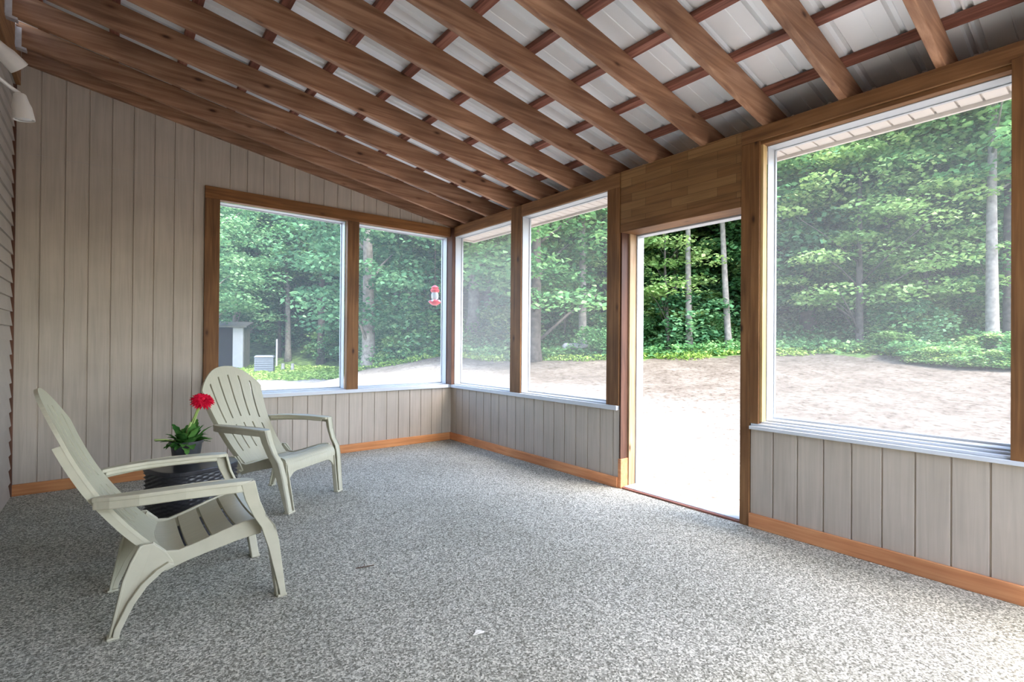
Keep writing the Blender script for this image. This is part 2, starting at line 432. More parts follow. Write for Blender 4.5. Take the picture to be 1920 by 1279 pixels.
# door wall: grooved panels below the sills, gap at the door
DY0, DY1 = 1.632, 2.63                            # door opening with its jambs
mb = MB()
grooved(1, DY1+.0, YB, XR, 0, lambda a: ZS+.005, .44, mb, -1)
grooved(1, YN, 1.565, XR, 0, lambda a: ZS+.005, .44, mb, -1)
mb.box(XR+.009, XR+WT, DY1, YB+WT, 0, ZS); mb.box(XR+.009, XR+WT, YN, 1.565, 0, ZS)
mb.box(XR+.02, XR+WT-.001, YN, YB+WT, ZT-.06, ZT-.002)
o = mb.build('wall_right', M['siding'])
struct(o, 'taupe grooved half wall below the sills beside the doorway', 'wall')

# house wall with lap siding
mb = MB(); z = 0; n = 0
while z < 3.3:
    z1 = min(z+.105, 3.36)
    mb.prism([(XL+.016,YN,z),(XL+.002,YN,z1),(XL-.10,YN,z1),(XL-.10,YN,z)], [(XL+.016,YB-.02,z),(XL+.002,YB-.02,z1),(XL-.10,YB-.02,z1),(XL-.10,YB-.02,z)])
    z = z1
o = mb.build('wall_left', M['sidinghouse'])
struct(o, 'grey beige lap siding of the house at the left edge', 'wall')
o = MB().box(XL-.02, XL+.022, YB-.024, YB-.001, 0, 3.2).build('trim_1', M['darkpost'])
struct(o, 'dark narrow corner strip where lap siding meets the taupe wall', 'trim')

# near end of the porch behind the camera, half closed by an added wall that holds back light
o = MB().box(XL-.02, .9, YN-.10, YN+.001, -.2, 3.3).box(.9, XR+.12, YN-.10, YN+.001, -.2, .66).box(.9, XR+.12, YN-.10, YN+.001, 2.435, 2.9).build('wall_front_added', M['siding'])
struct(o, 'taupe wall with a wide opening, added unseen behind the camera to shape the light', 'wall')

# baseboards
def board(name, label, cat, x0, x1, y0, y1, z0, z1, mat, bevel=.003):
    o = MB().box(x0,x1,y0,y1,z0,z1).build(name, mat, bevel=bevel)
    struct(o, label, cat); return o
o = board('baseboard_back', 'orange wood baseboard along the far wall under its window', 'baseboard', XL+.02, XR-.02, YB-.018, YB, 0, .085, M['basewoodx'])
mb = MB().box(XR-.018, XR, DY1+.012, YB, 0, .085)
o = mb.build('baseboard_right', M['basewoody'], bevel=.003); struct(o, 'orange wood baseboard between the far corner and the doorway', 'baseboard')
o = board('baseboard_front', 'orange wood baseboard below the largest window, right of the doorway', 'baseboard', XR-.018, XR, YN, 1.570, 0, .088, M['basewoody'])

# posts and header boards (each its own timber)
def timber(label, x0, x1, y0, y1, z0, z1, mat, idx=[1], bevel=.003):
    idx[0] += 1
    return board('trim_%d' % idx[0], label, 'wood trim', x0, x1, y0, y1, z0, z1, mat, bevel)
PF = .012   # timbers stand proud of the panel face
SP = .037   # sill top above ZS
timber('dark upright corner post between the far wall windows and side windows', XR-.038, XR+.10, 5.144, YB+.10, ZS+SP, ZT-.01, M['darkpost'])
timber('brown upright post between the two narrow windows left of the doorway', XR-PF, XR+.095, 3.885, 4.050, ZS+SP, ZT, M['postwood'])
timber('brown upright post on the sill just left of the doorway', XR-PF, XR+.095, DY1+.005, 2.765, ZS+SP, ZH, M['postwood'])
timber('tall knotty brown post between doorway and largest window', XR-PF, XR+.095, 1.570, DY0, 0, 2.460, M['postwood'])
timber('brown facing board on the sill at the left of the largest window', XR-PF, XR+.05, 1.513, 1.5695, ZS+SP, 2.460, M['postwood'])
timber('brown upright post at the right edge of the largest window', XR-PF-.012, XR+.09, .245, .371, ZS+SP-.02, ZT-.08, M['postwood'])
timber('brown header board over the narrow corner window', XR-PF, XR+.095, 4.0505, 5.1435, ZH, ZT, M['headwoody'])
timber('short brown header end where the two window walls meet', XR-PF, XR+.095, 5.1445, YB-.0245, ZH, ZT+.001, M['headwoody'])
timber('brown header board over the second narrow window', XR-PF, XR+.095, DY1+.005, 3.8845, ZH, ZT, M['headwoody'])
timber('brown header beam over the largest window', XR-PF, XR+.095, .315, 1.6315, ZH+.026, ZT, M['headwoody'])
timber('thin brown board under the header beam of the largest window', XR+.004, XR+.085, .372, 1.5125, ZH, ZH+.026, M['headwoody'])
timber('brown header beam continuing past the right hand post', XR-PF, XR+.095, YN, .3145, ZH+.026, ZT, M['headwoody'])
timber('brown header board over the far wall window pair', .640, XR-.0385, YB-.024, YB+.05, ZH, ZT-.005, M['headwoodx'])
timber('brown upright board at the left side of the far wall window', .640, .758, YB-.024, YB+.05, ZS+SP, ZH-.0005, M['postwood'])
timber('brown upright mullion between the two far wall windows', 1.928, 2.053, YB-.020, YB+.05, ZS+SP, ZH-.0005, M['postwood'])

# sills
o = board('trim_30', 'white painted sill ledge under the far wall windows', 'window sill', .635, XR-.002, YB-.03, YB+.17, ZS, ZS+SP, M['sillwhite'])
o = board('trim_31', 'white painted sill ledge under the two narrow windows', 'window sill', XR-.03, XR+.17, DY1+.012, YB-.032, ZS, ZS+SP, M['sillwhite'])
mb = MB().box(XR-.03, XR+.17, YN, 1.564, ZS, ZS+.022).box(XR-.008, XR+.17, YN, 1.5635, ZS+.022, ZS+.037).box(XR+.03, XR+.17, YN, 1.563, ZS+.037, ZS+.05)
o = mb.build('trim_32', M['sillwhite'], bevel=.003); struct(o, 'stepped white sill ledge under the largest window', 'window sill')

# windows: white frame and insect screen each
def window(n, label, axis, a0, a1, z0, z1, depth, scr, fw=.05, near_jamb=None):
    w = empty('window_%d' % n); struct(w, label, 'window')
    d0, d1 = depth
    mb = MB()
    def bx(p0, p1, zz0, zz1, dd0=d0, dd1=d1):
        if axis == 1: mb.box(dd0, dd1, p0, p1, zz0, zz1)
        else: mb.box(p0, p1, dd0, dd1, zz0, zz1)
    t = .006
    bx(a0, a0+t, z0, z1); bx(a1-t, a1, z0, z1); bx(a0+t, a1-t, z1-.005, z1); bx(a0+t, a1-t, z0, z0+.010)
    # outer screen frame
    e0, e1 = d1-.026, d1-.004
    bx(a0+t, a0+t+.007, z0+.01, z1-.005, e0, e1); bx(a1-t-.007, a1-t, z0+.01, z1-.005, e0, e1)
    bx(a0+t+.007, a1-t-.007, z1-.011, z1-.005, e0, e1); bx(a0+t+.007, a1-t-.007, z0+.01, z0+.022, e0, e1)
    mb.build('window_frame', M['white'], w, bevel=.002)
    s = MB(); em = (e0+e1)/2
    if axis == 1: s.box(em-.0006, em+.0006, a0+t+.004, a1-t-.004, z0+.014, z1-.008)
    else: s.box(a0+t+.004, a1-t-.004, em-.0006, em+.0006, z0+.014, z1-.008)
    s.build('insect_screen', scr, w)
    return w
ZW0 = ZS+SP
window(1, 'wide screened window in the far wall, left of its brown mullion', 0, .758, 1.9275, ZW0, ZH, (YB+.0505, YB+.165), M['screen'])
window(2, 'screened window in the far wall, right of its brown mullion', 0, 2.0535, 3.178, ZW0, ZH, (YB+.0505, YB+.17), M['screen'])
window(3, 'narrow hazy screened window at the far corner of the door wall', 1, 4.0505, 5.1435, ZW0, ZH, (XR+.004, XR+.115), M['screen_oblique'])
window(4, 'narrow screened window just left of the doorway', 1, 2.7655, 3.8845, ZW0, ZH, (XR+.004, XR+.115), M['screen'])
window(5, 'largest screened window, right of the doorway', 1, .3715, 1.496, ZS+.05, ZH, (XR+.055, XR+.168), M['screen'])
window(6, 'screened window beyond the right hand post', 1, YN+.05, .2445, ZS+.05, ZH, (XR+.055, XR+.168), M['screen'])
timber('pale yellow stop strip at the left side of the largest window', XR+.002, XR+.054, 1.4965, 1.5125, ZS+.05, ZH, M['stop'], bevel=.001)

# doorway
d = empty('door_1'); struct(d, 'open doorway with no door leaf leading to the bright yard', 'doorway')
MB().box(XR-.006, XR+.06, DY0+.0005, DY1, 2.13, ZT+.002).build('header_panel', M['planks'], d)
MB().box(XR-.010, XR+.165, DY0+.0005, DY1-.0, 2.062, 2.129).build('head_casing', M['headwoody'], d, bevel=.003)
MB().box(XR+.168, XR+.25, DY0+.0005, DY1, 2.05, 2.125).build('outer_head_casing', M['white'], d, bevel=.003)
MB().box(XR, XR+.085, DY1-.012, DY1+.004, .235, 2.062).build('recessed_stud', M['darkpost'], d)
MB().box(XR-.006, XR+.085, DY1-.02, DY1+.010, .0, .235).build('base_block', M['basewoody'], d, bevel=.003)
MB().box(XR+.085, XR+.165, DY1-.028, DY1+.004, .012, 2.062).build('door_stop', M['doorstop'], d, bevel=.002)
MB().box(XR+.165, XR+.25, DY1-.04, DY1+.06, -.05, 2.05).build('outer_jamb', M['white'], d, bevel=.003)
MB().box(XR+.165, XR+.25, DY0-.10, DY0-.02, -.05, 2.05).build('outer_jamb', M['white'], d, bevel=.003)
MB().box(XR-.004, XR+.020, DY0, DY1-.03, .0, .012).build('threshold_strip', M['purlin'], d)
MB().box(XR+.020, XR+.16, DY0, DY1-.03, -.02, .018).build('threshold', M['sillwhite'], d, bevel=.004)

# ------------------------------------------------------------------ roof
ledger = MB().box(XL+.0165, XL+.045, YN+.003, YB-.03, 3.04, 3.36).build('ledger_board', M['headwoody'], bevel=.004)
tag(ledger, 'reddish brown ledger board on the house wall carrying the rafters', 'ledger board')
X0R, X1R = XL+.047, XR+.34
ORD = ['first', 'second', 'third', 'fourth', 'fifth', 'sixth', 'seventh', 'eighth', 'ninth', 'tenth', 'eleventh', 'twelfth', 'thirteenth', 'fourteenth', 'fifteenth', 'sixteenth']
ys = [5.207] + [4.92 - .4275*k for k in range(14)]
rm = None
for k, yf in enumerate(ys):
    w = .041
    if rm is None:
        rmb = MB().prism([(X0R,-w,zraf(X0R)),(X1R,-w,zraf(X1R)),(X1R,-w,zraf(X1R)+RH),(X0R,-w,zraf(X0R)+RH)],
                         [(X0R,0,zraf(X0R)),(X1R,0,zraf(X1R)),(X1R,0,zraf(X1R)+RH),(X0R,0,zraf(X0R)+RH)])
        rm = rmb.mesh('rafter', M['rafter'])
        z0 = zraf(X0R)
        hm = MB()
        hm.box(X0R-.002, X0R+.003, -w-.018, -w-.001, z0-.012, z0+.13)          # flange on the ledger, both sides
        hm.box(X0R-.002, X0R+.003, .001, .018, z0-.012, z0+.13)
        hm.box(X0R-.002, X0R+.030, -w-.004, -w-.001, z0-.012, z0+.12)          # cheeks
        hm.box(X0R-.002, X0R+.030, .001, .004, z0-.012, z0+.12)
        hm.prism([(X0R-.002,-w-.004,z0-.022),(X0R+.055,-w-.004,z0-.030),(X0R+.055,-w-.004,z0-.014),(X0R-.002,-w-.004,z0-.004)],
                 [(X0R-.002,.004,z0-.022),(X0R+.055,.004,z0-.030),(X0R+.055,.004,z0-.014),(X0R-.002,.004,z0-.004)])
        hmesh = hm.mesh('joist_hanger', M['galv'])
    r = empty('rafter', (0, yf, 0)); b_ = link_mesh('beam', rm, r)
    m = b_.modifiers.new('bevel', 'BEVEL'); m.width = .004; m.segments = 2
    if k == 0: lab = 'dark brown roof rafter lying against the far wall siding'
    else: lab = 'brown sloping roof rafter, the %s out from the one against the far wall' % ORD[k-1]
    tag(r, lab, 'rafter', 'sloping roof rafters')
    if k: link_mesh('joist_hanger', hmesh, r)

px = [1.98 - .03 + .397*k for k in range(-6, 5)]
for k, x in enumerate(px):
    w = .056; x0, x1 = x+.006, x+.006+w
    zt = lambda q: zraf(q) + RH + .0005
    o = MB().prism([(x0,YN,zt(x0)),(x1,YN,zt(x1)),(x1,YN,zt(x1)+PH),(x0,YN,zt(x0)+PH)],
                   [(x0,YB+.1,zt(x0)),(x1,YB+.1,zt(x1)),(x1,YB+.1,zt(x1)+PH),(x0,YB+.1,zt(x0)+PH)]).build('purlin', M['purlin'], bevel=.002)
    j = len(px)-1-k
    lab = 'reddish brown roof purlin under the metal, %s' % ('outermost, past the wall header' if j == 0 else '%s up the slope from the wall header' % ORD[j-1])
    tag(o, lab, 'purlin', 'purlins across the rafters')

# metal roofing: flat pans with raised ribs running down the slope
mb = MB()
zc = lambda q: zraf(q) + RH + PH + .003
prof = []
y = -1.30
pitch, q = .2375, 0
ribs = []
yy = .525 + pitch*-8
prof.append((YN-.05, 0))
while yy < YB+.25:
    if yy-.03 > YN:
        if q % 4 == 0:    # sheet lap: twin ribs
            prof += [(yy-.034,0),(yy-.026,.018),(yy-.010,.018),(yy-.002,0),(yy+.006,0),(yy+.014,.018),(yy+.030,.018),(yy+.038,0)]
        else:
            prof += [(yy-.020,0),(yy-.009,.019),(yy+.009,.019),(yy+.020,0)]
            prof += [(yy+.095,0),(yy+.0985,.003),(yy+.102,0)]
    yy += pitch; q += 1
prof.append((YB+.30, 0))
prof = sorted(prof)
vs = []; fs = []
for yv, dz in prof:
    for xq in (XL-.02, XR+.40): vs.append((xq, yv, zc(xq)+dz))
for i in range(len(prof)-1):
    fs.append((2*i, 2*i+2, 2*i+3, 2*i+1))
n0 = len(vs)
vs2 = [(a,b,c+.0012) for a,b,c in vs]
mb.add(vs, fs); mb.add(vs2, [f[::-1] for f in fs])
o = mb.build('ceiling', M['metal'])
struct(o, 'bright ribbed metal roofing above the rafters', 'ceiling')

# eave: soffit with grooves, fascia, end cap
mb = MB()
sx0, sx1, sz = XR+.170, XR+.335, 2.446
yv = YN
while yv < YB+.02:
    y1 = min(yv+.098, YB+.04)
    mb.prism([(sx0,yv+.005,sz),(sx1,yv+.005,sz),(sx1,yv+.005,sz+.012),(sx0,yv+.005,sz+.012)], [(sx0,y1-.005,sz),(sx1,y1-.005,sz),(sx1,y1-.005,sz+.012),(sx0,y1-.005,sz+.012)])
    yv += .098
mb.box(sx0, sx1, YN, YB+.04, sz+.013, sz+.018)
so = mb.build('soffit', M['soffit'], bevel=.003)
tag(so, 'cream ribbed soffit strip outside, under the eave above the windows', 'soffit', kind='structure')
o = MB().box(sx1, sx1+.022, YN, YB+.06, sz-.022, 2.79).build('fascia_board', M['soffit'], bevel=.003)
tag(o, 'cream fascia board along the outer edge of the eave', 'fascia', kind='structure')
o = MB().box(sx0, sx1, YB+.04, YB+.06, sz-.018, 2.74).build('eave_end_cap', M['soffit'], bevel=.003)
tag(o, 'cream end cap closing the eave at the far corner', 'eave end cap', kind='structure')

# ------------------------------------------------------------------ flood lamp on the house wall
fl = empty('wall_lamp', (XL+.012, 3.95, 2.70))
tag(fl, 'white twin head flood lamp on the house wall below the roof', 'lamp')
def rel(p): return (p[0]-fl.location[0], p[1]-fl.location[1], p[2]-fl.location[2])
MB().lathe([(.0,0),(.062,0),(.062,.012),(.05,.028),(.0,.03)], 28, (0,0,0), axis=(1,0,0)).build('base_plate', M['lampwhite'], fl, True, split=True)
def head(c, ax, arm):
    ax = Vector(ax).normalized(); c = Vector(rel(c))
    prof = [(0,0),(.024,.0),(.03,.006),(.034,.03),(.038,.05),(.046,.075),(.050,.135),(.0505,.150),(.047,.150),(.044,.142),(0,.142)]
    h = MB().lathe(prof, 28, c, axis=ax).build('lamp_head', M['lampwhite'], fl, True, split=True)
    MB().lathe([(0,.1425),(.043,.1425),(.03,.150),(0,.153)], 24, c, axis=ax).build('lens', M['lampglass'], h, True)
    MB().tube([rel(p) for p in arm] , .011, 10).build('arm', M['lampwhite'], fl, True)
head((-.525,3.945,2.803), (.55,.35,-.5), [(-.573,3.93,2.73),(-.56,3.925,2.79),(-.54,3.935,2.808),(-.522,3.947,2.80)])
head((-.440,4.165,2.622), (.14,.06,-1), [(-.573,3.97,2.69),(-.53,4.05,2.66),(-.48,4.13,2.640),(-.44,4.164,2.625)])

# ------------------------------------------------------------------ adirondack chairs
def interp(pts, t):
    """piecewise-linear by arc length, t in 0..1"""
    L = [0]
    for a, b in zip(pts, pts[1:]): L.append(L[-1]+math.dist(a, b))
    s = max(0, min(1, t))*L[-1]
    for i in range(len(pts)-1):
        if s <= L[i+1] or i == len(pts)-2:
            k = (s-L[i])/(L[i+1]-L[i]); return tuple(p+(q-p)*k for p, q in zip(pts[i], pts[i+1]))
def smooth_curve(pts, n=8):
    out = []
    P = [pts[0]]+list(pts)+[pts[-1]]
    for i in range(1, len(P)-2):
        for k in range(n):
            t = k/n; p0,p1,p2,p3 = P[i-1],P[i],P[i+1],P[i+2]
            out.append(tuple(.5*((2*b)+(-a+c)*t+(2*a-5*b+4*c-d)*t*t+(-a+3*b-3*c+d)*t**3) for a,b,c,d in zip(p0,p1,p2,p3)))
    out.append(tuple(pts[-1])); return out

def chair_meshes():
    P = {}
    pl = M['plastic']
    # backrest
    prof = smooth_curve([(-.475,.285),(-.525,.335),(-.598,.425),(-.690,.565),(-.757,.70),(-.805,.82),(-.862,.965)], 8)
    def half(z):
        if z < .57: return .205+(z-.285)/.285*.035
        return .24+min(1,(z-.57)/.25)*.038
    def stop(u):
        zt = .965-.165*abs(u)**2.3
        lo, hi = 0., 1.
        for _ in range(24):
            md = (lo+hi)/2
            if interp(prof, md)[1] < zt: lo = md
            else: hi = md
        return lo
    edges = [-1]
    gap = .024
    for c in (-2/3,-1/3,0,1/3,2/3): edges += [c-gap, c+gap]
    edges.append(1)
    us = []; slot = []
    for i in range(len(edges)-1):
        a, b = edges[i], edges[i+1]
        if i % 2 == 1: us.append(a); slot.append(True)
        else:
            for k in range(4): us.append(a+(b-a)*k/4); slot.append(False)
    us.append(1)
    NR = 44
    vs = []; fs = []
    for u in us:
        st = stop(u)
        for r in range(NR+1):
            x, z = interp(prof, st*r/NR)
            vs.append((x+.020*u*u-.008, u*half(z), z))
    def inslot(r):
        t = (r+.5)/NR
        return .13 < t < .405 or .475 < t < .90
    for c in range(len(us)-1):
        for r in range(NR):
            if slot[c] and inslot(r): continue
            a = c*(NR+1)+r
            fs.append((a, a+NR+1, a+NR+2, a+1))
    me = MB().add(vs, fs)
    P['backrest'] = me
    # side flange behind the back plate
    for s in (-1, 1):
        fl = MB()
        pts = []
        for r in range(4, int(NR*.99)):
            x, z = interp(prof, stop(1)*r/NR); pts.append((x+.012, s*half(z), z))
        lo = [(x, y, z) for x,y,z in pts]; hi = [(x-.030, y, z-.012) for x,y,z in pts]
        v = []; f = []
        for i,(p,q) in enumerate(zip(lo, hi)):
            v += [p, q, (p[0],p[1]-s*.010,p[2]), (q[0],q[1]-s*.010,q[2])]
        for i in range(len(lo)-1):
            a = 4*i; b = a+4
            f += [(a,b,b+1,a+1),(a+1,b+1,b+3,a+3),(a+2,a+3,b+3,b+2)]
        fl.add(v, f); P['flange%d' % s] = fl
    # seat slats
    sp = smooth_curve([(-.475,.292),(-.42,.284),(-.34,.304),(-.25,.334),(-.17,.358),(-.115,.364),(-.075,.352),(-.052,.322),(-.046,.298)], 8)
    def hwx(x): return .222+(x+.475)/.42*.035
    seat = MB()
    cuts = [(-.475,-.388),(-.376,-.300),(-.288,-.212),(-.200,-.130),(-.118,-.045)]
    def zat(x):
        for a, b in zip(sp, sp[1:]):
            if a[0] <= x <= b[0]+1e-9:
                k = (x-a[0])/max(1e-9,(b[0]-a[0])); return a[1]+(b[1]-a[1])*k
        return sp[-1][1]
    for ci, (a, b) in enumerate(cuts):
        if ci < 4: line = [(a+(b-a)*k/6, zat(a+(b-a)*k/6)) for k in range(7)]
        else: line = [p for p in sp if p[0] > a-.004]
        v = []; f = []; n = len(line); cols = 13
        for x, z in line:
            for k in range(cols):
                u = -1+2*k/(cols-1); v.append((x, u*hwx(x), z-.012*(1-u*u)))
        for x, z in line:
            for k in range(cols):
                u = -1+2*k/(cols-1); v.append((x, u*hwx(x), z-.014-.012*(1-u*u)))
        o = n*cols
        for i in range(n-1):
            for k in range(cols-1):
                p = i*cols+k
                f.append((p, p+cols, p+cols+1, p+1)); f.append((o+p, o+p+1, o+p+cols+1, o+p+cols))
        for k in range(cols-1):
            f.append((k, k+1, o+k+1, o+k)); q = (n-1)*cols+k; f.append((q+1, q, o+q, o+q+1))
        for i in range(n-1):
            p = i*cols; f.append((p+cols, p, o+p, o+p+cols)); p += cols-1; f.append((p, p+cols, o+p+cols, o+p))
        seat.add(v, f)
    P['seat'] = seat
    # frame: side rails, front apron, cross bar
    fr = MB()
    rail = [(-.50,.345),(-.455,.298),(-.415,.292),(-.34,.313),(-.25,.343),(-.17,.366),(-.105,.372),(-.105,.300),(-.19,.288),(-.30,.262),(-.385,.240),(-.455,.215),(-.53,.27)]
    for s in (-1, 1):
        w = lambda x: hwx(x)+.004
        fr.prism([(x, s*w(x), z) for x, z in rail], [(x, s*(w(x)+.014), z) for x, z in rail])
    arc = []
    for k in range(17):
        u = -1+2*k/16
        arc.append((u*.262, .262-.085*max(0,(abs(u)-.62)/.38)**2.2))
    top = [(y, .327) for y, z in arc]
    fr.prism([(-.050+.0,y,z) for y,z in arc]+[(-.056,y,z) for y,z in top[::-1]], [(-.064,y,z) for y,z in arc]+[(-.068,y,z) for y,z in top[::-1]])
    fr.box(-.50,-.475,-.20,.20,.255,.292)
    P['seat_frame'] = fr
    # armrests
    for s in (-1, 1):
        loop = [(-.665,.243),(-.60,.262),(-.50,.276),(-.30,.280),(-.19,.282),(-.165,.290),(-.155,.305),(-.155,.340),(-.165,.354),(-.22,.360),(-.40,.356),(-.55,.335),(-.64,.300),(-.695,.262)]
        zz = lambda x: .572-.010*((x+.42)/.27)**2
        a = MB().prism([(x,s*y,zz(x)-.018) for x,y in loop], [(x,s*y,zz(x)) for x,y in loop])
        outer = [(-.690,.262),(-.64,.296),(-.55,.331),(-.40,.352),(-.22,.356),(-.168,.350)]
        a.prism([(x,s*y,zz(x)-.048) for x,y in outer]+[(x,s*(y-.012),zz(x)-.048) for x,y in outer[::-1]], [(x,s*y,zz(x)-.004) for x,y in outer]+[(x,s*(y-.012),zz(x)-.004) for x,y in outer[::-1]])
        inner = [(-.655,.248),(-.60,.266),(-.50,.280),(-.30,.284),(-.20,.286)]
        a.prism([(x,s*y,zz(x)-.034) for x,y in inner]+[(x,s*(y+.010),zz(x)-.034) for x,y in inner[::-1]], [(x,s*y,zz(x)-.004) for x,y in inner]+[(x,s*(y+.010),zz(x)-.004) for x,y in inner[::-1]])
        P['armrest%d' % s] = a
    # front legs: broad outer flange, recessed web, slim inner rim
    def yo(z, s): return s*(.300+.058*max(0,min(1,z/.56)))
    for s in (-1, 1):
        g = MB()
        front = [(-.150,.562),(-.128,.47),(-.100,.40),(-.062,.345),(-.043,.27),(-.006,.02),(0,0)]
        back = [(-.030,0),(-.034,.03),(-.085,.24),(-.118,.345),(-.150,.40),(-.185,.48),(-.205,.556)]
        pl2 = front+back
        g.prism([(x,yo(z,s),z) for x,z in pl2], [(x,yo(z,s)-s*.016,z) for x,z in pl2])
        fb = [(x-.012,z) for x,z in front[::-1]]
        face = front+fb
        g.prism([(x,yo(z,s),z) for x,z in face], [(x,yo(z,s)-s*(.042+.018*z),z) for x,z in face])
        low = [(-.062,.345),(-.043,.27),(-.006,.02),(-.004,.0)]
        web = [(x-.030,z) for x,z in low]+[(x-.038,z) for x,z in low[::-1]]
        g.prism([(x,yo(z,s)-s*.012,z) for x,z in web], [(x,yo(z,s)-s*(.062+.05*z),z) for x,z in web])
        rim = low+[(x-.036,z) for x,z in low[::-1]]
        g.prism([(x,yo(z,s)-s*(.058+.05*z),z) for x,z in rim], [(x,yo(z,s)-s*(.066+.05*z),z) for x,z in rim])
        g.box(-.040,.0,min(yo(0,s),yo(0,s)-s*.066),max(yo(0,s),yo(0,s)-s*.066),0,.012)
        P['fleg%d' % s] = g
    # rear legs: web plate with a front flange
    for s in (-1, 1):
        g = MB()
        yb = lambda z: s*(.246+.018*max(0,min(1,z/.3)))
        rear = [(-.545,.345),(-.575,.285),(-.597,.22),(-.628,.06),(-.640,0)]
        frnt = [(-.606,0),(-.600,.03),(-.560,.12),(-.520,.18),(-.470,.226),(-.430,.250),(-.455,.298),(-.50,.345)]
        poly = rear+frnt
        g.prism([(x,yb(z)-s*.016,z) for x,z in poly], [(x,yb(z)-s*.005,z) for x,z in poly])
        edge = [(-.606,0),(-.600,.03),(-.560,.12),(-.520,.18),(-.470,.226),(-.430,.248)]
        fl2 = edge+[(x-.020,z+.012) for x,z in edge[::-1]]
        g.prism([(x,yb(z)-s*.018,z) for x,z in fl2], [(x,yb(z)+s*.014,z) for x,z in fl2])
        re = rear+[(x+.010,z) for x,z in rear[::-1]]
        g.prism([(x,yb(z)-s*.030,z) for x,z in re], [(x,yb(z)+s*.002,z) for x,z in re])
        g.box(-.644,-.604,min(yb(0)-s*.03,yb(0)+s*.014),max(yb(0)-s*.03,yb(0)+s*.014),0,.010)
        P['rleg%d' % s] = g
    return P
CP = chair_meshes()
CM = {k: v.mesh(k, M['plastic'], k in ('backrest','seat')) for k, v in CP.items() if 'flange' not in k}
FM = [CP['flange%d' % s].mesh('rim', M['plastic']) for s in (-1, 1)]
def chair(loc, rz, label):
    r = empty('adirondack_chair', loc, rz); tag(r, label, 'chair', 'plastic porch chairs')
    def part(name, key, solid=0, bev=.003, par=r, me=None):
        o = link_mesh(name, me or CM[key], par)
        if solid:
            m = o.modifiers.new('thickness', 'SOLIDIFY'); m.thickness = solid; m.offset = 0
        if bev:
            m = o.modifiers.new('bevel', 'BEVEL'); m.width = bev; m.segments = 2; m.limit_method = 'ANGLE'; m.angle_limit = math.radians(50)
        if key in ('backrest','seat'):
            m = o.modifiers.new('edges', 'EDGE_SPLIT'); m.split_angle = math.radians(40)
        return o
    b = part('backrest', 'backrest', .013, .0)
    for q in FM: part('rim', 'flange', 0, 0, b, q)
    part('seat', 'seat', 0, .0); part('seat_frame', 'seat_frame')
    for s in (-1, 1):
        part('armrest', 'armrest%d' % s, 0, .005)
        part('leg', 'fleg%d' % s); part('leg', 'rleg%d' % s)
    return r
chair((.640, 2.735, 0), 0, 'pale plastic slatted lounge chair seen from the side, nearest the camera')
chair((1.186, 3.731, 0), math.atan2(-.82, .57), 'pale plastic slatted lounge chair turned to the room, under the far wall window')

# ------------------------------------------------------------------ wicker side table
TC = Vector((.380, 3.50, 0))
tb = empty('side_table', TC, math.radians(20)); tag(tb, 'black woven wicker side table between the two plastic chairs', 'table')
def sup(t, r, n=3.2):
    c, s = math.cos(t), math.sin(t)
    k = (abs(c)**n+abs(s)**n)**(-1/n); return r*k*c, r*k*s
mb = MB()
rows, cols = 34, 80
vs = []; fs = []
for i in range(rows*2+1):
    z = .03+.385*i/(rows*2)
    for k in range(cols):
        t = 2*PI*k/cols
        row = i//2
        bul = (.009 if (k//2 + row) % 2 == 0 else -.004) if i % 2 == 1 else -.005
        bul *= (1 if k % 2 == 0 else .35)
        x, y = sup(t, .205+bul); vs.append((x, y, z))
for i in range(rows*2):
    for k in range(cols):
        k2 = (k+1) % cols; fs.append((i*cols+k, i*cols+k2, (i+1)*cols+k2, (i+1)*cols+k))
mb.add(vs, fs).build('woven_body', M['wicker'], tb, True)
def suploop(r, z, n=64): return [(*sup(2*PI*k/n, r), z) for k in range(n)]
mb = MB().prism(suploop(.214,.412), suploop(.214,.440)); mb.build('table_top', M['wicker'], tb, bevel=.006)
MB().prism(suploop(.19,0), suploop(.195,.035)).build('base', M['wicker'], tb)

# potted red flower
PC = Vector((.352, 3.50, .4405))
pt = empty('potted_flower', PC); tag(pt, 'red gerbera in a black plastic pot on the wicker table', 'potted plant')
MB().lathe([(0,0),(.060,0),(.066,.02),(.080,.118),(.086,.120),(.087,.135),(.081,.135),(.076,.115),(0,.113)], 32).build('pot', M['potblack'], pt, True, split=True)
MB().lathe([(0,.112),(.074,.112),(.05,.122),(0,.126)], 20).build('soil', M['soil'], pt, True)
def leaf_blade(mb, p0, dir, L, W, droop, n=9, lobes=True):
    d = Vector(dir).normalized(); side = d.cross(Vector((0,0,1))).normalized(); up = side.cross(d)
    v = []; f = []
    for i in range(n+1):
        t = i/n
        c = Vector(p0) + d*L*t + Vector((0,0,-1))*droop*t*t
        w = W*math.sin(PI*min(1, .08+t*.92))**.7*(1+(.22*math.sin(t*22) if lobes else 0))
        v += [c+side*w+up*w*.3, c, c-side*w+up*w*.3]
    for i in range(n):
        a = 3*i; f += [(a,a+1,a+4,a+3),(a+1,a+2,a+5,a+4)]
    mb.add(v, f)
rr = random.Random(3)
mb = MB()
for k in range(30):
    a = rr.uniform(0, 2*PI); e = rr.uniform(.0, .95)
    leaf_blade(mb, (.03*math.cos(a), .03*math.sin(a), .122), (math.cos(a), math.sin(a), e), rr.uniform(.07,.125), rr.uniform(.016,.028), rr.uniform(.01,.06))
for k in range(26):
    a = rr.uniform(0, 2*PI); q = rr.uniform(.25,.75)
    leaf_blade(mb, (.035*math.cos(a), .035*math.sin(a), .118), (q*math.cos(a), q*math.sin(a), 1), rr.uniform(.10,.19), rr.uniform(.016,.026), .05)
leaf_blade(mb, (-.045,0,.130), (-1,.1,.30), .115, .022, .02)
mb.build('leaves', M['potleaf'], pt, True)
mb = MB()
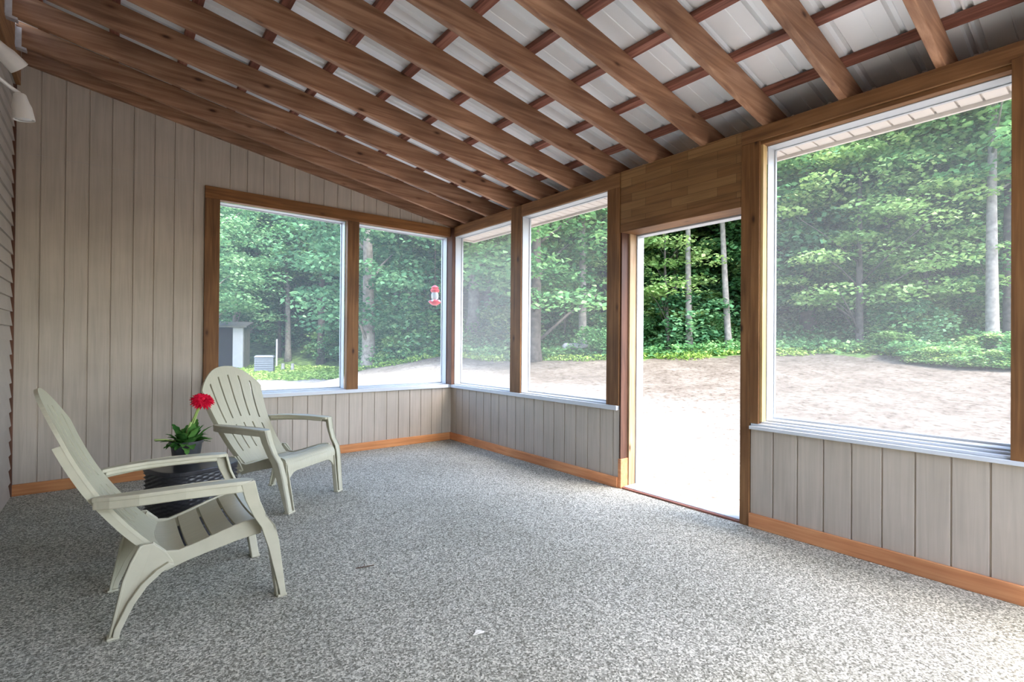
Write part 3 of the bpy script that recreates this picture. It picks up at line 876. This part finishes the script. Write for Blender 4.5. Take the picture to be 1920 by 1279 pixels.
mb.tube([(-.055,0,.135),(-.10,.004,.150),(-.155,.008,.153)], [.006,.004,.006], 6)
for k in range(3): mb.tube([(.01*k-.005,.008*k,.12),(.012*k,.01*k-.01,.19),(.020+.006*k,.01*k-.01,.24-.02*k)], [.006,.005,.007], 7)
mb.build('bud_stem', M['stem'], pt, True)
FH = Vector((.075,-.02,.365))
mb = MB()
mb.tube([(.012,0,.12),(.024,-.004,.2),(.050,-.008,.29),tuple(FH)], [.006,.0052,.005,.0055], 8)
mb.tube([(-.004,.0,.12),(.008,-.006,.2),(.036,-.010,.27),(.058,-.012,.335)], [.005,.0045,.0042,.004], 8)
mb.build('flower_stem', M['stem'], pt, True)
mb = MB()
for ring, (n, L, tilt) in enumerate([(24,.060,-.02),(22,.054,.20),(20,.044,.45),(14,.030,.8)]):
    for k in range(n):
        a = 2*PI*(k+.5*ring)/n+rr.uniform(-.06,.06)
        leaf_blade(mb, Vector((.008*math.cos(a),.008*math.sin(a),.004*ring)), (math.cos(a), math.sin(a), tilt+rr.uniform(-.08,.08)), L*rr.uniform(.92,1.06), .0085, .010, 5, False)
fh = mb.build('flower_head', M['petal'], pt, True)
fh.location = FH; fh.rotation_euler = Vector((.05,-.62,.78)).to_track_quat('Z','Y').to_euler()
MB().lathe([(0,0),(.010,0),(.011,.006),(.006,.012),(0,.013)], 16, (0,0,.012)).build('flower_eye', M['petal'], fh, True)

# small litter on the carpet
SX, SY = 1.125, 1.64
mb = MB()
base = Vector((SX, SY, .004))
for (dx,dy,dz,L,W) in [(0,0,.004,.046,.008),(.012,.004,.006,.028,.011),(.030,-.004,.004,.020,.007)]:
    leaf_blade(mb, base+Vector((dx,dy,dz)), (.9,-.25,.15), L, W, 0, 4, False)
SCRAP = mb.build('paper_scrap', M['scrap']); tag(SCRAP, 'tiny pale scrap lying on the bare carpet near the camera', 'litter')
sm = SCRAP.modifiers.new('thickness', 'SOLIDIFY'); sm.thickness = .002
TW = MB().tube([(.985,2.50,.006),(1.02,2.485,.008),(1.075,2.48,.006)], .0025, 6).tube([(1.02,2.485,.007),(1.04,2.515,.006)], .002, 6).build('twig', M['twig'])
tag(TW, 'thin dry twig lying on the carpet mid floor', 'twig')

# ------------------------------------------------------------------ yard and woods
F2 = np.array([.6236, .7817]); R2 = np.array([.7817, -.6236])    # downhill-to-uphill and across directions of the hillside
def wl2xy(w, l): return F2[0]*w+R2[0]*l, F2[1]*w+R2[1]*l
EL = [-30,-9.7,-6.5,-5.3,-2.3,0,1.8,5.6,8,10.5,13,16,45]
EZ = [-.25,-.27,-.24,.16,.70,.56,.66,.81,.92,.92,.82,.8,.8]
EW = [20,19,18.6,18,17,16,15.5,15.5,15.5,14.2,11.6,10.5,10]
HW = [30,29,27,20,18,17,16.7,16.7,16.7,15.6,13.2,12.5,12]       # where the hill begins
def ei(l, a): return np.interp(l, EL, a)
def sstep(a, b, x):
    t = np.clip((x-a)/(b-a), 0, 1); return t*t*(3-2*t)
def gz(w, l):
    we = ei(l, EW); ze = ei(l, EZ); wh = ei(l, HW)
    z = -.20 + (ze+.20)*sstep(4.2, 1, 0*w) if False else -.22+(ze+.22)*np.clip((w-5)/(we-5), 0, 1)**1.15
    z = np.where(w < 5, -.22, z)
    return z + .30*np.clip(w-wh, 0, None) + .05*np.sin(w*1.3+l*.7)*sstep(we-6, we, w)*.6
ws = np.concatenate([np.arange(-14, 8, 1.), np.arange(8, 30, .35), np.arange(30, 75, 1.5)])
ls = np.concatenate([np.arange(-50, -14, 2.), np.arange(-14, 18, .35), np.arange(18, 60, 2.)])
Wg, Lg = np.meshgrid(ws, ls, indexing='ij')
Zg = gz(Wg, Lg)
Xg, Yg = wl2xy(Wg, Lg)
nw, nl = Wg.shape
idx = np.arange(nw*nl).reshape(nw, nl)
faces = np.stack([idx[:-1,:-1], idx[:-1,1:], idx[1:,1:], idx[1:,:-1]], -1).reshape(-1, 4)
me = bpy.data.meshes.new('ground')
me.from_pydata(np.stack([Xg, Yg, Zg], -1).reshape(-1, 3).tolist(), [], faces.tolist())
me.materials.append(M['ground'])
at = me.attributes.new('green', 'FLOAT', 'POINT')
gr = sstep(-1.0, 1.0, Wg-ei(Lg, EW)+.35*np.sin(Lg*2.1)+.25*np.sin(Lg*5.3))
at.data.foreach_set('value', gr.reshape(-1).astype(np.float32))
a2 = me.attributes.new('near_glare', 'FLOAT', 'POINT')      # painted brightening of the dirt towards the house
glare = 1-sstep(.6, 6.0, (Xg-XR)+.5*np.sin(Yg*.9)+.3*np.sin(Yg*2.3)+.25*np.sin(Xg*3.1))
a2.data.foreach_set('value', glare.reshape(-1).astype(np.float32))
me.polygons.foreach_set('use_smooth', [True]*len(me.polygons)); me.update()
g = bpy.data.objects.new('ground', me); COL.objects.link(g)
struct(g, 'pale dirt yard rising into the wooded hillside', 'ground')

def leaf_cloud(name, centers, axes, n_each, size, mat, flat=.45, rs=None):
    """leaves as small folded diamonds scattered through flattened sprays"""
    r = rs or RNG
    pts = []
    for c, a, n in zip(centers, axes, n_each):
        p = r.normal(size=(n, 3)); p /= np.linalg.norm(p, axis=1)[:, None]
        p *= r.uniform(.25, 1, (n, 1))**.5
        q = p*a; q[:, 2] -= .25*(p[:, 0]**2+p[:, 1]**2)*a[0]*.5
        pts.append(c+q)
    P = np.concatenate(pts); n = len(P)
    az = r.uniform(0, 2*np.pi, n)
    d = np.stack([np.cos(az), np.sin(az), r.normal(-.25, .3, n)], -1); d /= np.linalg.norm(d, axis=1)[:, None]
    nrm = np.stack([r.normal(0, flat, n), r.normal(0, flat, n), np.ones(n)], -1)
    s = np.cross(d, nrm); s /= np.linalg.norm(s, axis=1)[:, None]
    up = np.cross(s, d)
    L = (size*r.uniform(.7, 1.3, n))[:, None]; W = L*.42
    v0 = P; v1 = P+d*L*.45+s*W+up*L*.08; v2 = P+d*L; v3 = P+d*L*.45-s*W+up*L*.08
    V = np.stack([v0, v1, v2, v3], 1).reshape(-1, 3)
    Fc = (np.arange(n)*4)[:, None]+np.array([[0,1,2,3]])
    me = bpy.data.meshes.new(name)
    me.vertices.add(len(V)); me.vertices.foreach_set('co', V.astype(np.float32).reshape(-1))
    me.loops.add(n*4); me.loops.foreach_set('vertex_index', Fc.astype(np.int32).reshape(-1))
    me.polygons.add(n); me.polygons.foreach_set('loop_start', (np.arange(n)*4).astype(np.int32))
    me.materials.append(mat); me.update(calc_edges=True); me.validate()
    return me

def crown(seed, h0, h1, rad, ncl, per, size, mat, spray=(.95,.28), shape=1.0):
    r = np.random.default_rng(seed)
    cs = []; ax = []; ns = []
    for i in range(ncl):
        t = r.uniform(0, 1)
        z = h0+(h1-h0)*t
        rr_ = rad*(math.sin(PI*min(.98, .12+.86*t))**.6)*shape
        a = r.uniform(0, 2*PI); q = rr_*r.uniform(.15, 1)**.6
        cs.append((q*math.cos(a), q*math.sin(a), z)); k = r.uniform(.7, 1.3)
        ax.append(np.array([spray[0]*k, spray[0]*k, spray[1]*k])); ns.append(int(per*r.uniform(.7, 1.3)))
    return leaf_cloud('foliage', np.array(cs), ax, ns, size, mat, rs=r), cs
CRN = {}
CRN['maple'] = crown(1, 1.6, 8.8, 3.2, 105, 120, .17, M['leaf'])
CRN['maple_b'] = crown(2, 2.4, 9.2, 3.0, 100, 120, .17, M['leaf'])
CRN['cool'] = crown(3, 1.5, 8.6, 3.2, 105, 120, .17, M['leaf_blue'])
CRN['cool_b'] = crown(4, 2.5, 9.2, 2.9, 95, 120, .17, M['leaf_blue'])
CRN['bright'] = crown(5, 1.9, 8.2, 3.2, 80, 120, .165, M['leaf_light'], spray=(1.05,.22))
CRN['high'] = crown(6, 4.9, 10.4, 2.7, 75, 110, .17, M['leaf'])
CRN['sapling'] = crown(7, 1.3, 4.6, 1.4, 30, 105, .14, M['leaf_light'], spray=(.7,.17))
CRN['sapling_b'] = crown(8, 1.0, 4.6, 1.35, 32, 105, .14, M['leaf'], spray=(.7,.18))
CRN['shrub'] = crown(9, .15, 1.35, .95, 20, 85, .12, M['leaf'], spray=(.45,.2))
CRN['shrub_b'] = crown(10, .12, 1.2, 1.0, 20, 85, .12, M['leaf_light'], spray=(.45,.18))
CRN['shrub_c'] = crown(12, .15, 1.5, .95, 22, 85, .12, M['leaf_blue'], spray=(.45,.2))

def trunk_mesh(seed, h, r0, lean, crownpts, mat, nb=14, bend=.15):
    r = random.Random(seed); mb = MB()
    pts = []; rad = []
    n = 12
    for i in range(n+1):
        t = i/n
        pts.append((lean[0]*t*h+bend*math.sin(3.1*t+seed)*t*.8, lean[1]*t*h+bend*math.sin(2.3*t+seed*2)*t*.8, -.25+t*(h+.25)))
        rad.append(r0*(1-.72*t)*(1+.5*max(0, 1-t*14)))
    mb.tube(pts, rad, 12)
    cp = sorted(r.sample(list(crownpts), min(nb, len(crownpts))), key=lambda c: c[2]) if crownpts else []
    for c in cp:
        zt = max(.35*c[2], c[2]-.5*math.hypot(c[0], c[1])-.4); k = min(1, zt/h)
        b = interp(pts, k); rb = r0*(1-.72*k)*.33
        m = ((b[0]+c[0])/2, (b[1]+c[1])/2, (b[2]+c[2])/2+.12)
        mb.tube([b, m, c], [rb, rb*.65, rb*.2], 6)
    return mb.mesh('trunk', mat, True)
TRK = {}
def tree(w, l, kind, label, group=None, scale=1., szs=1., r0=.16, bark='bark_pale', lean=(0,0), rz=None, name='tree', cat='tree', h=None, own=False):
    x, y = wl2xy(w, l); z = float(gz(np.array(w), np.array(l)))
    t = empty(name, (x, y, z), random.uniform(0, 2*PI) if rz is None else rz)
    t.scale = (scale, scale, scale*szs)
    tag(t, label, cat, group)
    me, cs = CRN[kind]
    hh = h or max(c[2] for c in cs)*.98
    key = (kind, bark, r0, lean, hh)
    if key not in TRK:
        TRK[key] = trunk_mesh(len(TRK)+1, hh, r0, lean, cs, M[bark], nb=4 if 'shrub' in kind else 12, bend=.04 if 'shrub' in kind else .18)
    link_mesh('stem' if 'shrub' in kind else 'trunk', TRK[key], t); link_mesh('foliage', me, t)
    return t
def px2l(px, w): return (px-960)/942*w
# named trees that can be told apart
tree(18.4, px2l(692,18.4), 'cool', 'grey trunked tree at the yard edge behind the mullion of the far wall windows', r0=.26, bark='bark_pale', lean=(-.02,.02), rz=0, szs=1.1)
tree(15.6, px2l(1002,15.6), 'maple', 'dark trunked tree at the left edge of the window left of the doorway', r0=.20, bark='bark_dark', rz=.3)
tree(17.4, px2l(1092,17.4), 'high', 'pale bare trunk tree standing mid view in the window left of the doorway', r0=.15, bark='bark_pale', rz=1.)
tree(16.9, px2l(1293,16.9), 'high', 'straight slim pale trunk tree in the middle of the doorway view', r0=.115, bark='bark_pale', rz=0, lean=(.0,.006))
tree(16.8, px2l(1368,16.8), 'high', 'leaning slim grey trunk tree in the right half of the doorway view', r0=.115, bark='bark_pale', rz=0, lean=(-.05,.05))
tree(17.2, px2l(1252,17.2), 'sapling', 'small thin trunk tree with low yellow green crown in the left of the doorway view', r0=.075, bark='bark_dark', rz=2)
tree(13.4, px2l(1862,13.4), 'high', 'thick pale trunk tree near the right side of the largest window', r0=.155, bark='bark_pale', rz=0)
tree(14.2, px2l(1892,14.2), 'high', 'darker trunk tree close beside the thick pale one in the largest window', r0=.13, bark='bark_dark', rz=2)
tree(17.5, px2l(1795,17.5), 'high', 'slim pale trunk tree farther up the hill in the largest window', r0=.16, bark='bark_pale', rz=3)
tree(15.6, px2l(1612,15.6), 'bright', 'bright yellow green tree with short dark trunk in the largest window', r0=.15, bark='bark_dark', rz=.8, scale=.80)
tree(15.4, px2l(1735,15.4), 'bright', 'bright leafy tree with drooping sprays left of the thick pale trunk', r0=.11, bark='bark_dark', rz=2.2, scale=.72)
tree(29.5, px2l(440,29.5), 'cool', 'leafy tree overhanging the grey shed', r0=.2, bark='bark_pale', rz=.5)

tree(23.5, px2l(385,23.5), 'cool_b', 'cool green tree whose low branches hang in front of the shed roof', r0=.17, bark='bark_pale', rz=1.5)

# the rest of the woods
G = {}
kinds = ['maple','maple_b','cool','cool_b','high','bright']
rt = random.Random(5)
placed = []
def woods(n, l0, l1, off0, off1, kset, mind):
    c = 0; tries = 0
    while c < n and tries < 5000:
        tries += 1
        l = rt.uniform(l0, l1); w = float(ei(l, HW))+rt.uniform(off0, off1)
        if l < -5 and w < 24 and -8 < l: continue
        if any(math.hypot(w-a, l-b) < mind for a, b in placed): continue
        placed.append((w, l)); c += 1
        left = l < 0
        k = rt.choice(kset)
        if left and k in ('maple','bright') and rt.random() < .7: k = 'cool'
        bark = 'bark_dark' if rt.random() < .45 else 'bark_pale'
        lab = {'cool':'cool green leafy tree standing among the dense woods','cool_b':'cool green leafy tree standing among the dense woods',
               'maple':'mid green leafy tree standing among the dense woods','maple_b':'mid green leafy tree standing among the dense woods',
               'bright':'light green leafy tree standing among the dense woods','high':'high crowned tall tree standing among the dense woods'}[k]
        tree(w, l, k, lab, group=lab+'s'[:0], r0=(.13, .17, .21)[rt.randrange(3)], bark=bark, scale=rt.uniform(.85, 1.2))
woods(32, -17, 21, 2.9, 6.0, kinds, 1.8)
woods(46, -24, 30, 6, 13, ['maple','cool','high','maple_b','cool_b'], 2.4)
woods(40, -28, 40, 13.5, 24, ['maple','cool','maple_b','cool_b'], 2.8)
woods(30, -34, 48, 25, 38, ['maple','cool'], 3.4)
woods(12, -14.5, -5.5, .6, 5, ['high'], 1.0)
woods(10, -27, -15, 1.0, 6, ['maple','cool','cool_b'], 2.0)
# understorey
for i in range(16):
    l = rt.uniform(-7, 17); w = float(ei(l, HW))+rt.uniform(1.2, 6)
    k = rt.choice(['sapling_b','sapling_b','sapling'])
    lab = 'slender young sapling under the taller trees' if k == 'sapling_b' else 'slender light green sapling under the taller trees'
    tree(w, l, k, lab, group='saplings' if k == 'sapling_b' else 'light green saplings', r0=.05, bark='bark_dark', scale=rt.uniform(.7, 1.2), name='sapling', cat='sapling')
for i in range(64):
    l = rt.uniform(-12, 18); w = float(ei(l, HW))+rt.uniform(.5, 4.5) if i < 50 else float(ei(l, EW))+rt.uniform(.4, 1.4)
    if l < -6 and i >= 50: w = float(ei(l, HW))+rt.uniform(.5, 2)
    if l < 11 or i % 3:
        k = rt.choice(['shrub','shrub','shrub_c','shrub_b'])
    else: k = 'shrub_b'
    if l > 8.5 and w < float(ei(l, HW))+1.5: w += 2
    lab = {'shrub':'mid green leafy shrub at the edge of the woods','shrub_c':'cool green leafy shrub at the edge of the woods','shrub_b':'light green leafy shrub at the edge of the woods'}[k]
    tree(w, l, k, lab, group=lab, r0=.02, bark='bark_dark', scale=rt.uniform(.7, 1.35), name='shrub', cat='shrub')
for i, (px_, w) in enumerate([(1700,12.8),(1745,12.2),(1800,11.8),(1850,11.4),(1900,11.2),(1840,12.6),(1890,12.4),(1660,13.8)]):
    tree(w+.5, px2l(px_, w+.5), 'shrub_b' if i % 2 else 'shrub', 'leafy shrub spilling onto the dirt at the right of the largest window', group='shrubs spilling onto the dirt', r0=.02, bark='bark_dark', scale=.50 if i < 5 else .7, szs=.75, name='shrub', cat='shrub')

for i in range(20):
    l = rt.uniform(-15, -5.5); w = float(ei(l, HW))+rt.uniform(-1.0, 3.0)
    if l < -11.2: w += 3
    k = rt.choice(['shrub','shrub_c','sapling_b'])
    if k == 'sapling_b': tree(w, l, k, 'slender young sapling under the taller trees', group='saplings', r0=.05, bark='bark_dark', scale=rt.uniform(.6, .9), name='sapling', cat='sapling')
    else:
        lab = {'shrub':'mid green leafy shrub at the edge of the woods','shrub_c':'cool green leafy shrub at the edge of the woods'}[k]
        tree(w, l, k, lab, group=lab, r0=.02, bark='bark_dark', scale=rt.uniform(.9, 1.6), name='shrub', cat='shrub')

# weeds and grass along the edge of the yard
def strip_cloud(name, n, l0, l1, w_of, size, hmax, mat, seed):
    r = np.random.default_rng(seed)
    l = r.uniform(l0, l1, n); w = w_of(l, r, n)
    x, y = wl2xy(w, l); z = gz(w, l)+r.uniform(0, 1, n)**1.6*hmax
    return leaf_cloud(name, np.stack([x, y, z], -1), [np.array([.12,.12,.05])]*n, [5]*n, size, mat, flat=.7, rs=r)
me = strip_cloud('undergrowth', 7000, -6, 17, lambda l, r, n: ei(l, EW)+.1+r.uniform(0, 1, n)**1.5*6.0, .12, .40, M['leaf'], 21)
o = bpy.data.objects.new('undergrowth', me); COL.objects.link(o); tag(o, 'low green undergrowth covering the forest floor behind the yard', 'undergrowth', kind='stuff')
me = strip_cloud('weeds', 3600, -6, 17, lambda l, r, n: ei(l, EW)-.3+r.uniform(0, 1, n)*1.5+.3*np.sin(l*2.1), .085, .16, M['grass'], 22)
o = bpy.data.objects.new('weeds', me); COL.objects.link(o); tag(o, 'strip of bright weeds between the dirt yard and the woods', 'weeds', kind='stuff')
me = strip_cloud('grass', 5200, -15, -5.2, lambda l, r, n: ei(l, EW)-.2+r.uniform(0, 1, n)*9, .12, .12, M['grass'], 23)
o = bpy.data.objects.new('grass', me); COL.objects.link(o); tag(o, 'bright grass around the grey bin beyond the far wall window', 'grass', kind='stuff')

# shed, bin, stakes, stones beyond the windows
def at_px(px, w): 
    l = px2l(px, w); x, y = wl2xy(w, l); return x, y, float(gz(np.array(w), np.array(l)))
RZ = math.atan2(R2[1], R2[0])
x, y, z = at_px(437, 25.5)
sh = empty('shed', (x, y, z-.05), RZ+.36); tag(sh, 'small open fronted grey shed at the left edge of the far wall window', 'shed')
mb = MB().box(.42,.50,.0,2.2,0,2.25).box(-2.2,.50,2.1,2.2,0,2.25).box(-2.2,-2.1,0,2.2,0,2.25); mb.build('walls', M['shedgrey'], sh)
MB().box(.0,.46,-.08,.0,0,2.2).build('front_board', M['shedwhite'], sh)
MB().box(-2.2,-1.9,-.08,.0,0,2.2).build('front_board', M['shedwhite'], sh)
MB().prism([(-2.35,-.3,2.2),(.65,-.3,2.2),(.65,-.3,2.28),(-2.35,-.3,2.28)], [(-2.35,2.4,2.5),(.65,2.4,2.5),(.65,2.4,2.58),(-2.35,2.4,2.58)]).build('roof', M['shedroof'], sh)
MB().box(-2.1,.42,1.2,1.25,0,2.2).build('shade_panel', M['dark'], sh)  # black sheet standing in for the shade inside the shed

x, y, z = at_px(497, 22.5)
bn = empty('compost_bin', (x, y, z), RZ+.35); tag(bn, 'grey slatted compost bin standing on the grass beyond the far window', 'bin')
mb = MB()
for k in range(7): mb.box(-.38,.38,-.38,-.35,.02+.098*k,.105+.098*k).box(-.38,.38,.35,.38,.02+.098*k,.105+.098*k).box(-.38,-.35,-.35,.35,.02+.098*k,.105+.098*k).box(.35,.38,-.35,.35,.02+.098*k,.105+.098*k)
for sx in (-.37,.33):
    for sy in (-.37,.33): mb.box(sx,sx+.04,sy,sy+.04,0,.72)
mb.build('slatted_body', M['bin'], bn)
MB().prism([(-.41,-.41,.71),(.41,-.41,.71),(.41,.41,.71),(-.41,.41,.71)], [(-.34,-.34,.80),(.34,-.34,.80),(.34,.34,.80),(-.34,.34,.80)]).build('lid', M['bin'], bn, bevel=.01)
for i, (px_, h_) in enumerate([(519,1.55)]):
    x, y, z = at_px(px_, 26.0)
    o = MB().box(x-.035,x+.035,y-.035,y+.035,z-.05,z+h_).build('garden_stake', M['shedwhite']); tag(o, 'pale thin stake standing in the bushes right of the bin', 'stake')
labs = ['short pale stump in the weeds right of the grey bin, nearer to it', 'short pale stump in the weeds right of the grey bin, farther from it']
for i, px_ in enumerate([531, 549]):
    x, y, z = at_px(px_, 24.0)
    o = MB().tube([(x,y,z-.05),(x,y,z+.2),(x+.01,y,z+.42)], [.09,.075,.07], 10).build('stump', M['rock']); tag(o, labs[i], 'stump')
def stone(label, dx, dz, s, seed):
    r = random.Random(seed); mb = MB()
    v = []; n, m = 10, 7
    prof = []
    for i in range(m+1):
        ph = PI*i/m
        for k in range(n):
            th = 2*PI*k/n; q = 1+r.uniform(-.16,.16)
            v.append((s[0]*math.sin(ph)*math.cos(th)*q, s[1]*math.sin(ph)*math.sin(th)*q, s[2]*math.cos(ph)*q))
    f = []
    for i in range(m):
        for k in range(n): f.append((i*n+k, (i+1)*n+k, (i+1)*n+(k+1)%n, i*n+(k+1)%n))
    mb.add(v, f)
    o = mb.build('stone', M['rock'], None, True); xx, yy, zz = at_px(1078+dx, 15.9)
    o.location = (xx, yy, zz+.42+dz); o.rotation_euler = (0,0,RZ); tag(o, label, 'stone')
stone('long flat pale stone in the weeds seen left of the doorway', 0, 0, (.34,.18,.10), 1)
stone('upright pale stone at the right end of the long flat one', 18, .10, (.13,.12,.16), 2)
stone('dark small stone at the left end of the long flat one', -17, 0, (.12,.12,.11), 3)

# hummingbird feeder outside the far window
FX, FY, FZ = 3.266, 5.70, 1.645
fd = empty('bird_feeder', (FX, FY, FZ)); tag(fd, 'red and clear hummingbird feeder hanging outside the far wall window', 'bird feeder')
MB().lathe([(0,.0),(.030,.0),(.055,.015),(.075,.035),(.078,.048),(.055,.066),(.03,.072),(0,.072)], 24).build('base_dish', M['red'], fd, True, split=True)
pb = MB()
for k in range(5):
    a = 2*PI*k/5; pb.lathe([(0,0),(.006,0),(.016,.012),(.018,.016),(0,.012)], 10, (.066*math.cos(a),.066*math.sin(a),.046), axis=(math.cos(a),math.sin(a),.9))
pb.build('flower_port', M['white'], fd, True)
MB().lathe([(0,.072),(.030,.072),(.045,.09),(.047,.14),(.036,.165),(.034,.17),(0,.17)], 24).build('bottle', M['glass'], fd, True)
MB().lathe([(0,.165),(.045,.165),(.056,.18),(.058,.20),(.04,.215),(.05,.228),(.035,.245),(.012,.258),(0,.26)], 24).build('cap', M['red'], fd, True, split=True)
MB().tube([(0,0,.258),(0,0,.5),(0,0,.86),(0,-.02,.89),(0,-.20,.92),(0,-.40,.90)], .003, 6).build('hanging_wire', M['twig'], fd)

# ------------------------------------------------------------------ light and camera
w = bpy.data.worlds.new('World'); SC.world = w; w.use_nodes = True
nt = w.node_tree; nt.nodes.clear()
ow = nt.nodes.new('ShaderNodeOutputWorld'); bg = nt.nodes.new('ShaderNodeBackground'); sk = nt.nodes.new('ShaderNodeTexSky')
sk.sky_type = 'NISHITA'; sk.sun_disc = False; sk.sun_elevation = math.radians(58); sk.sun_rotation = math.radians(165)
sk.air_density = 1.0; sk.dust_density = 3.0; sk.ozone_density = 1.0
nt.links.new(sk.outputs[0], bg.inputs[0]); nt.links.new(bg.outputs[0], ow.inputs[0])
bg.inputs[1].default_value = .55
sun = bpy.data.lights.new('sun', 'SUN'); sun.energy = 1.5; sun.angle = math.radians(6); sun.color = (1,.95,.86)
so_ = bpy.data.objects.new('sun', sun); COL.objects.link(so_)
sdir = Vector((-.12, -.55, .83)).normalized()
so_.rotation_euler = sdir.to_track_quat('Z', 'Y').to_euler(); so_.location = (0,-3,8)

cam = bpy.data.cameras.new('camera'); co = bpy.data.objects.new('camera', cam); COL.objects.link(co)
cam.sensor_fit = 'HORIZONTAL'; cam.sensor_width = 36; cam.lens = 942/1920*36; cam.clip_start = .02; cam.clip_end = 500
yaw, pitch, roll = .6734, .0048, .0079
Fv = Vector((math.sin(yaw)*math.cos(pitch), math.cos(yaw)*math.cos(pitch), math.sin(pitch)))
r0 = Vector((math.cos(yaw), -math.sin(yaw), 0)); u0 = r0.cross(Fv)
rv = r0*math.cos(roll)+u0*math.sin(roll); uv = u0*math.cos(roll)-r0*math.sin(roll)
mt = Matrix((( rv.x, uv.x, -Fv.x, 0),( rv.y, uv.y, -Fv.y, 0),( rv.z, uv.z, -Fv.z, 1.16),(0,0,0,1)))
co.matrix_world = mt
SC.camera = co

SC.view_settings.view_transform = 'Standard'; SC.view_settings.look = 'None'
SC.view_settings.exposure = 1.78; SC.view_settings.gamma = 1; SC.view_settings.use_curve_mapping = False
SC.cycles.use_denoising = True
SC.cycles.max_bounces = 8; SC.cycles.diffuse_bounces = 5
SC.cycles.adaptive_threshold = .03; SC.cycles.transparent_max_bounces = 16
SC.cycles.sample_clamp_indirect = 8
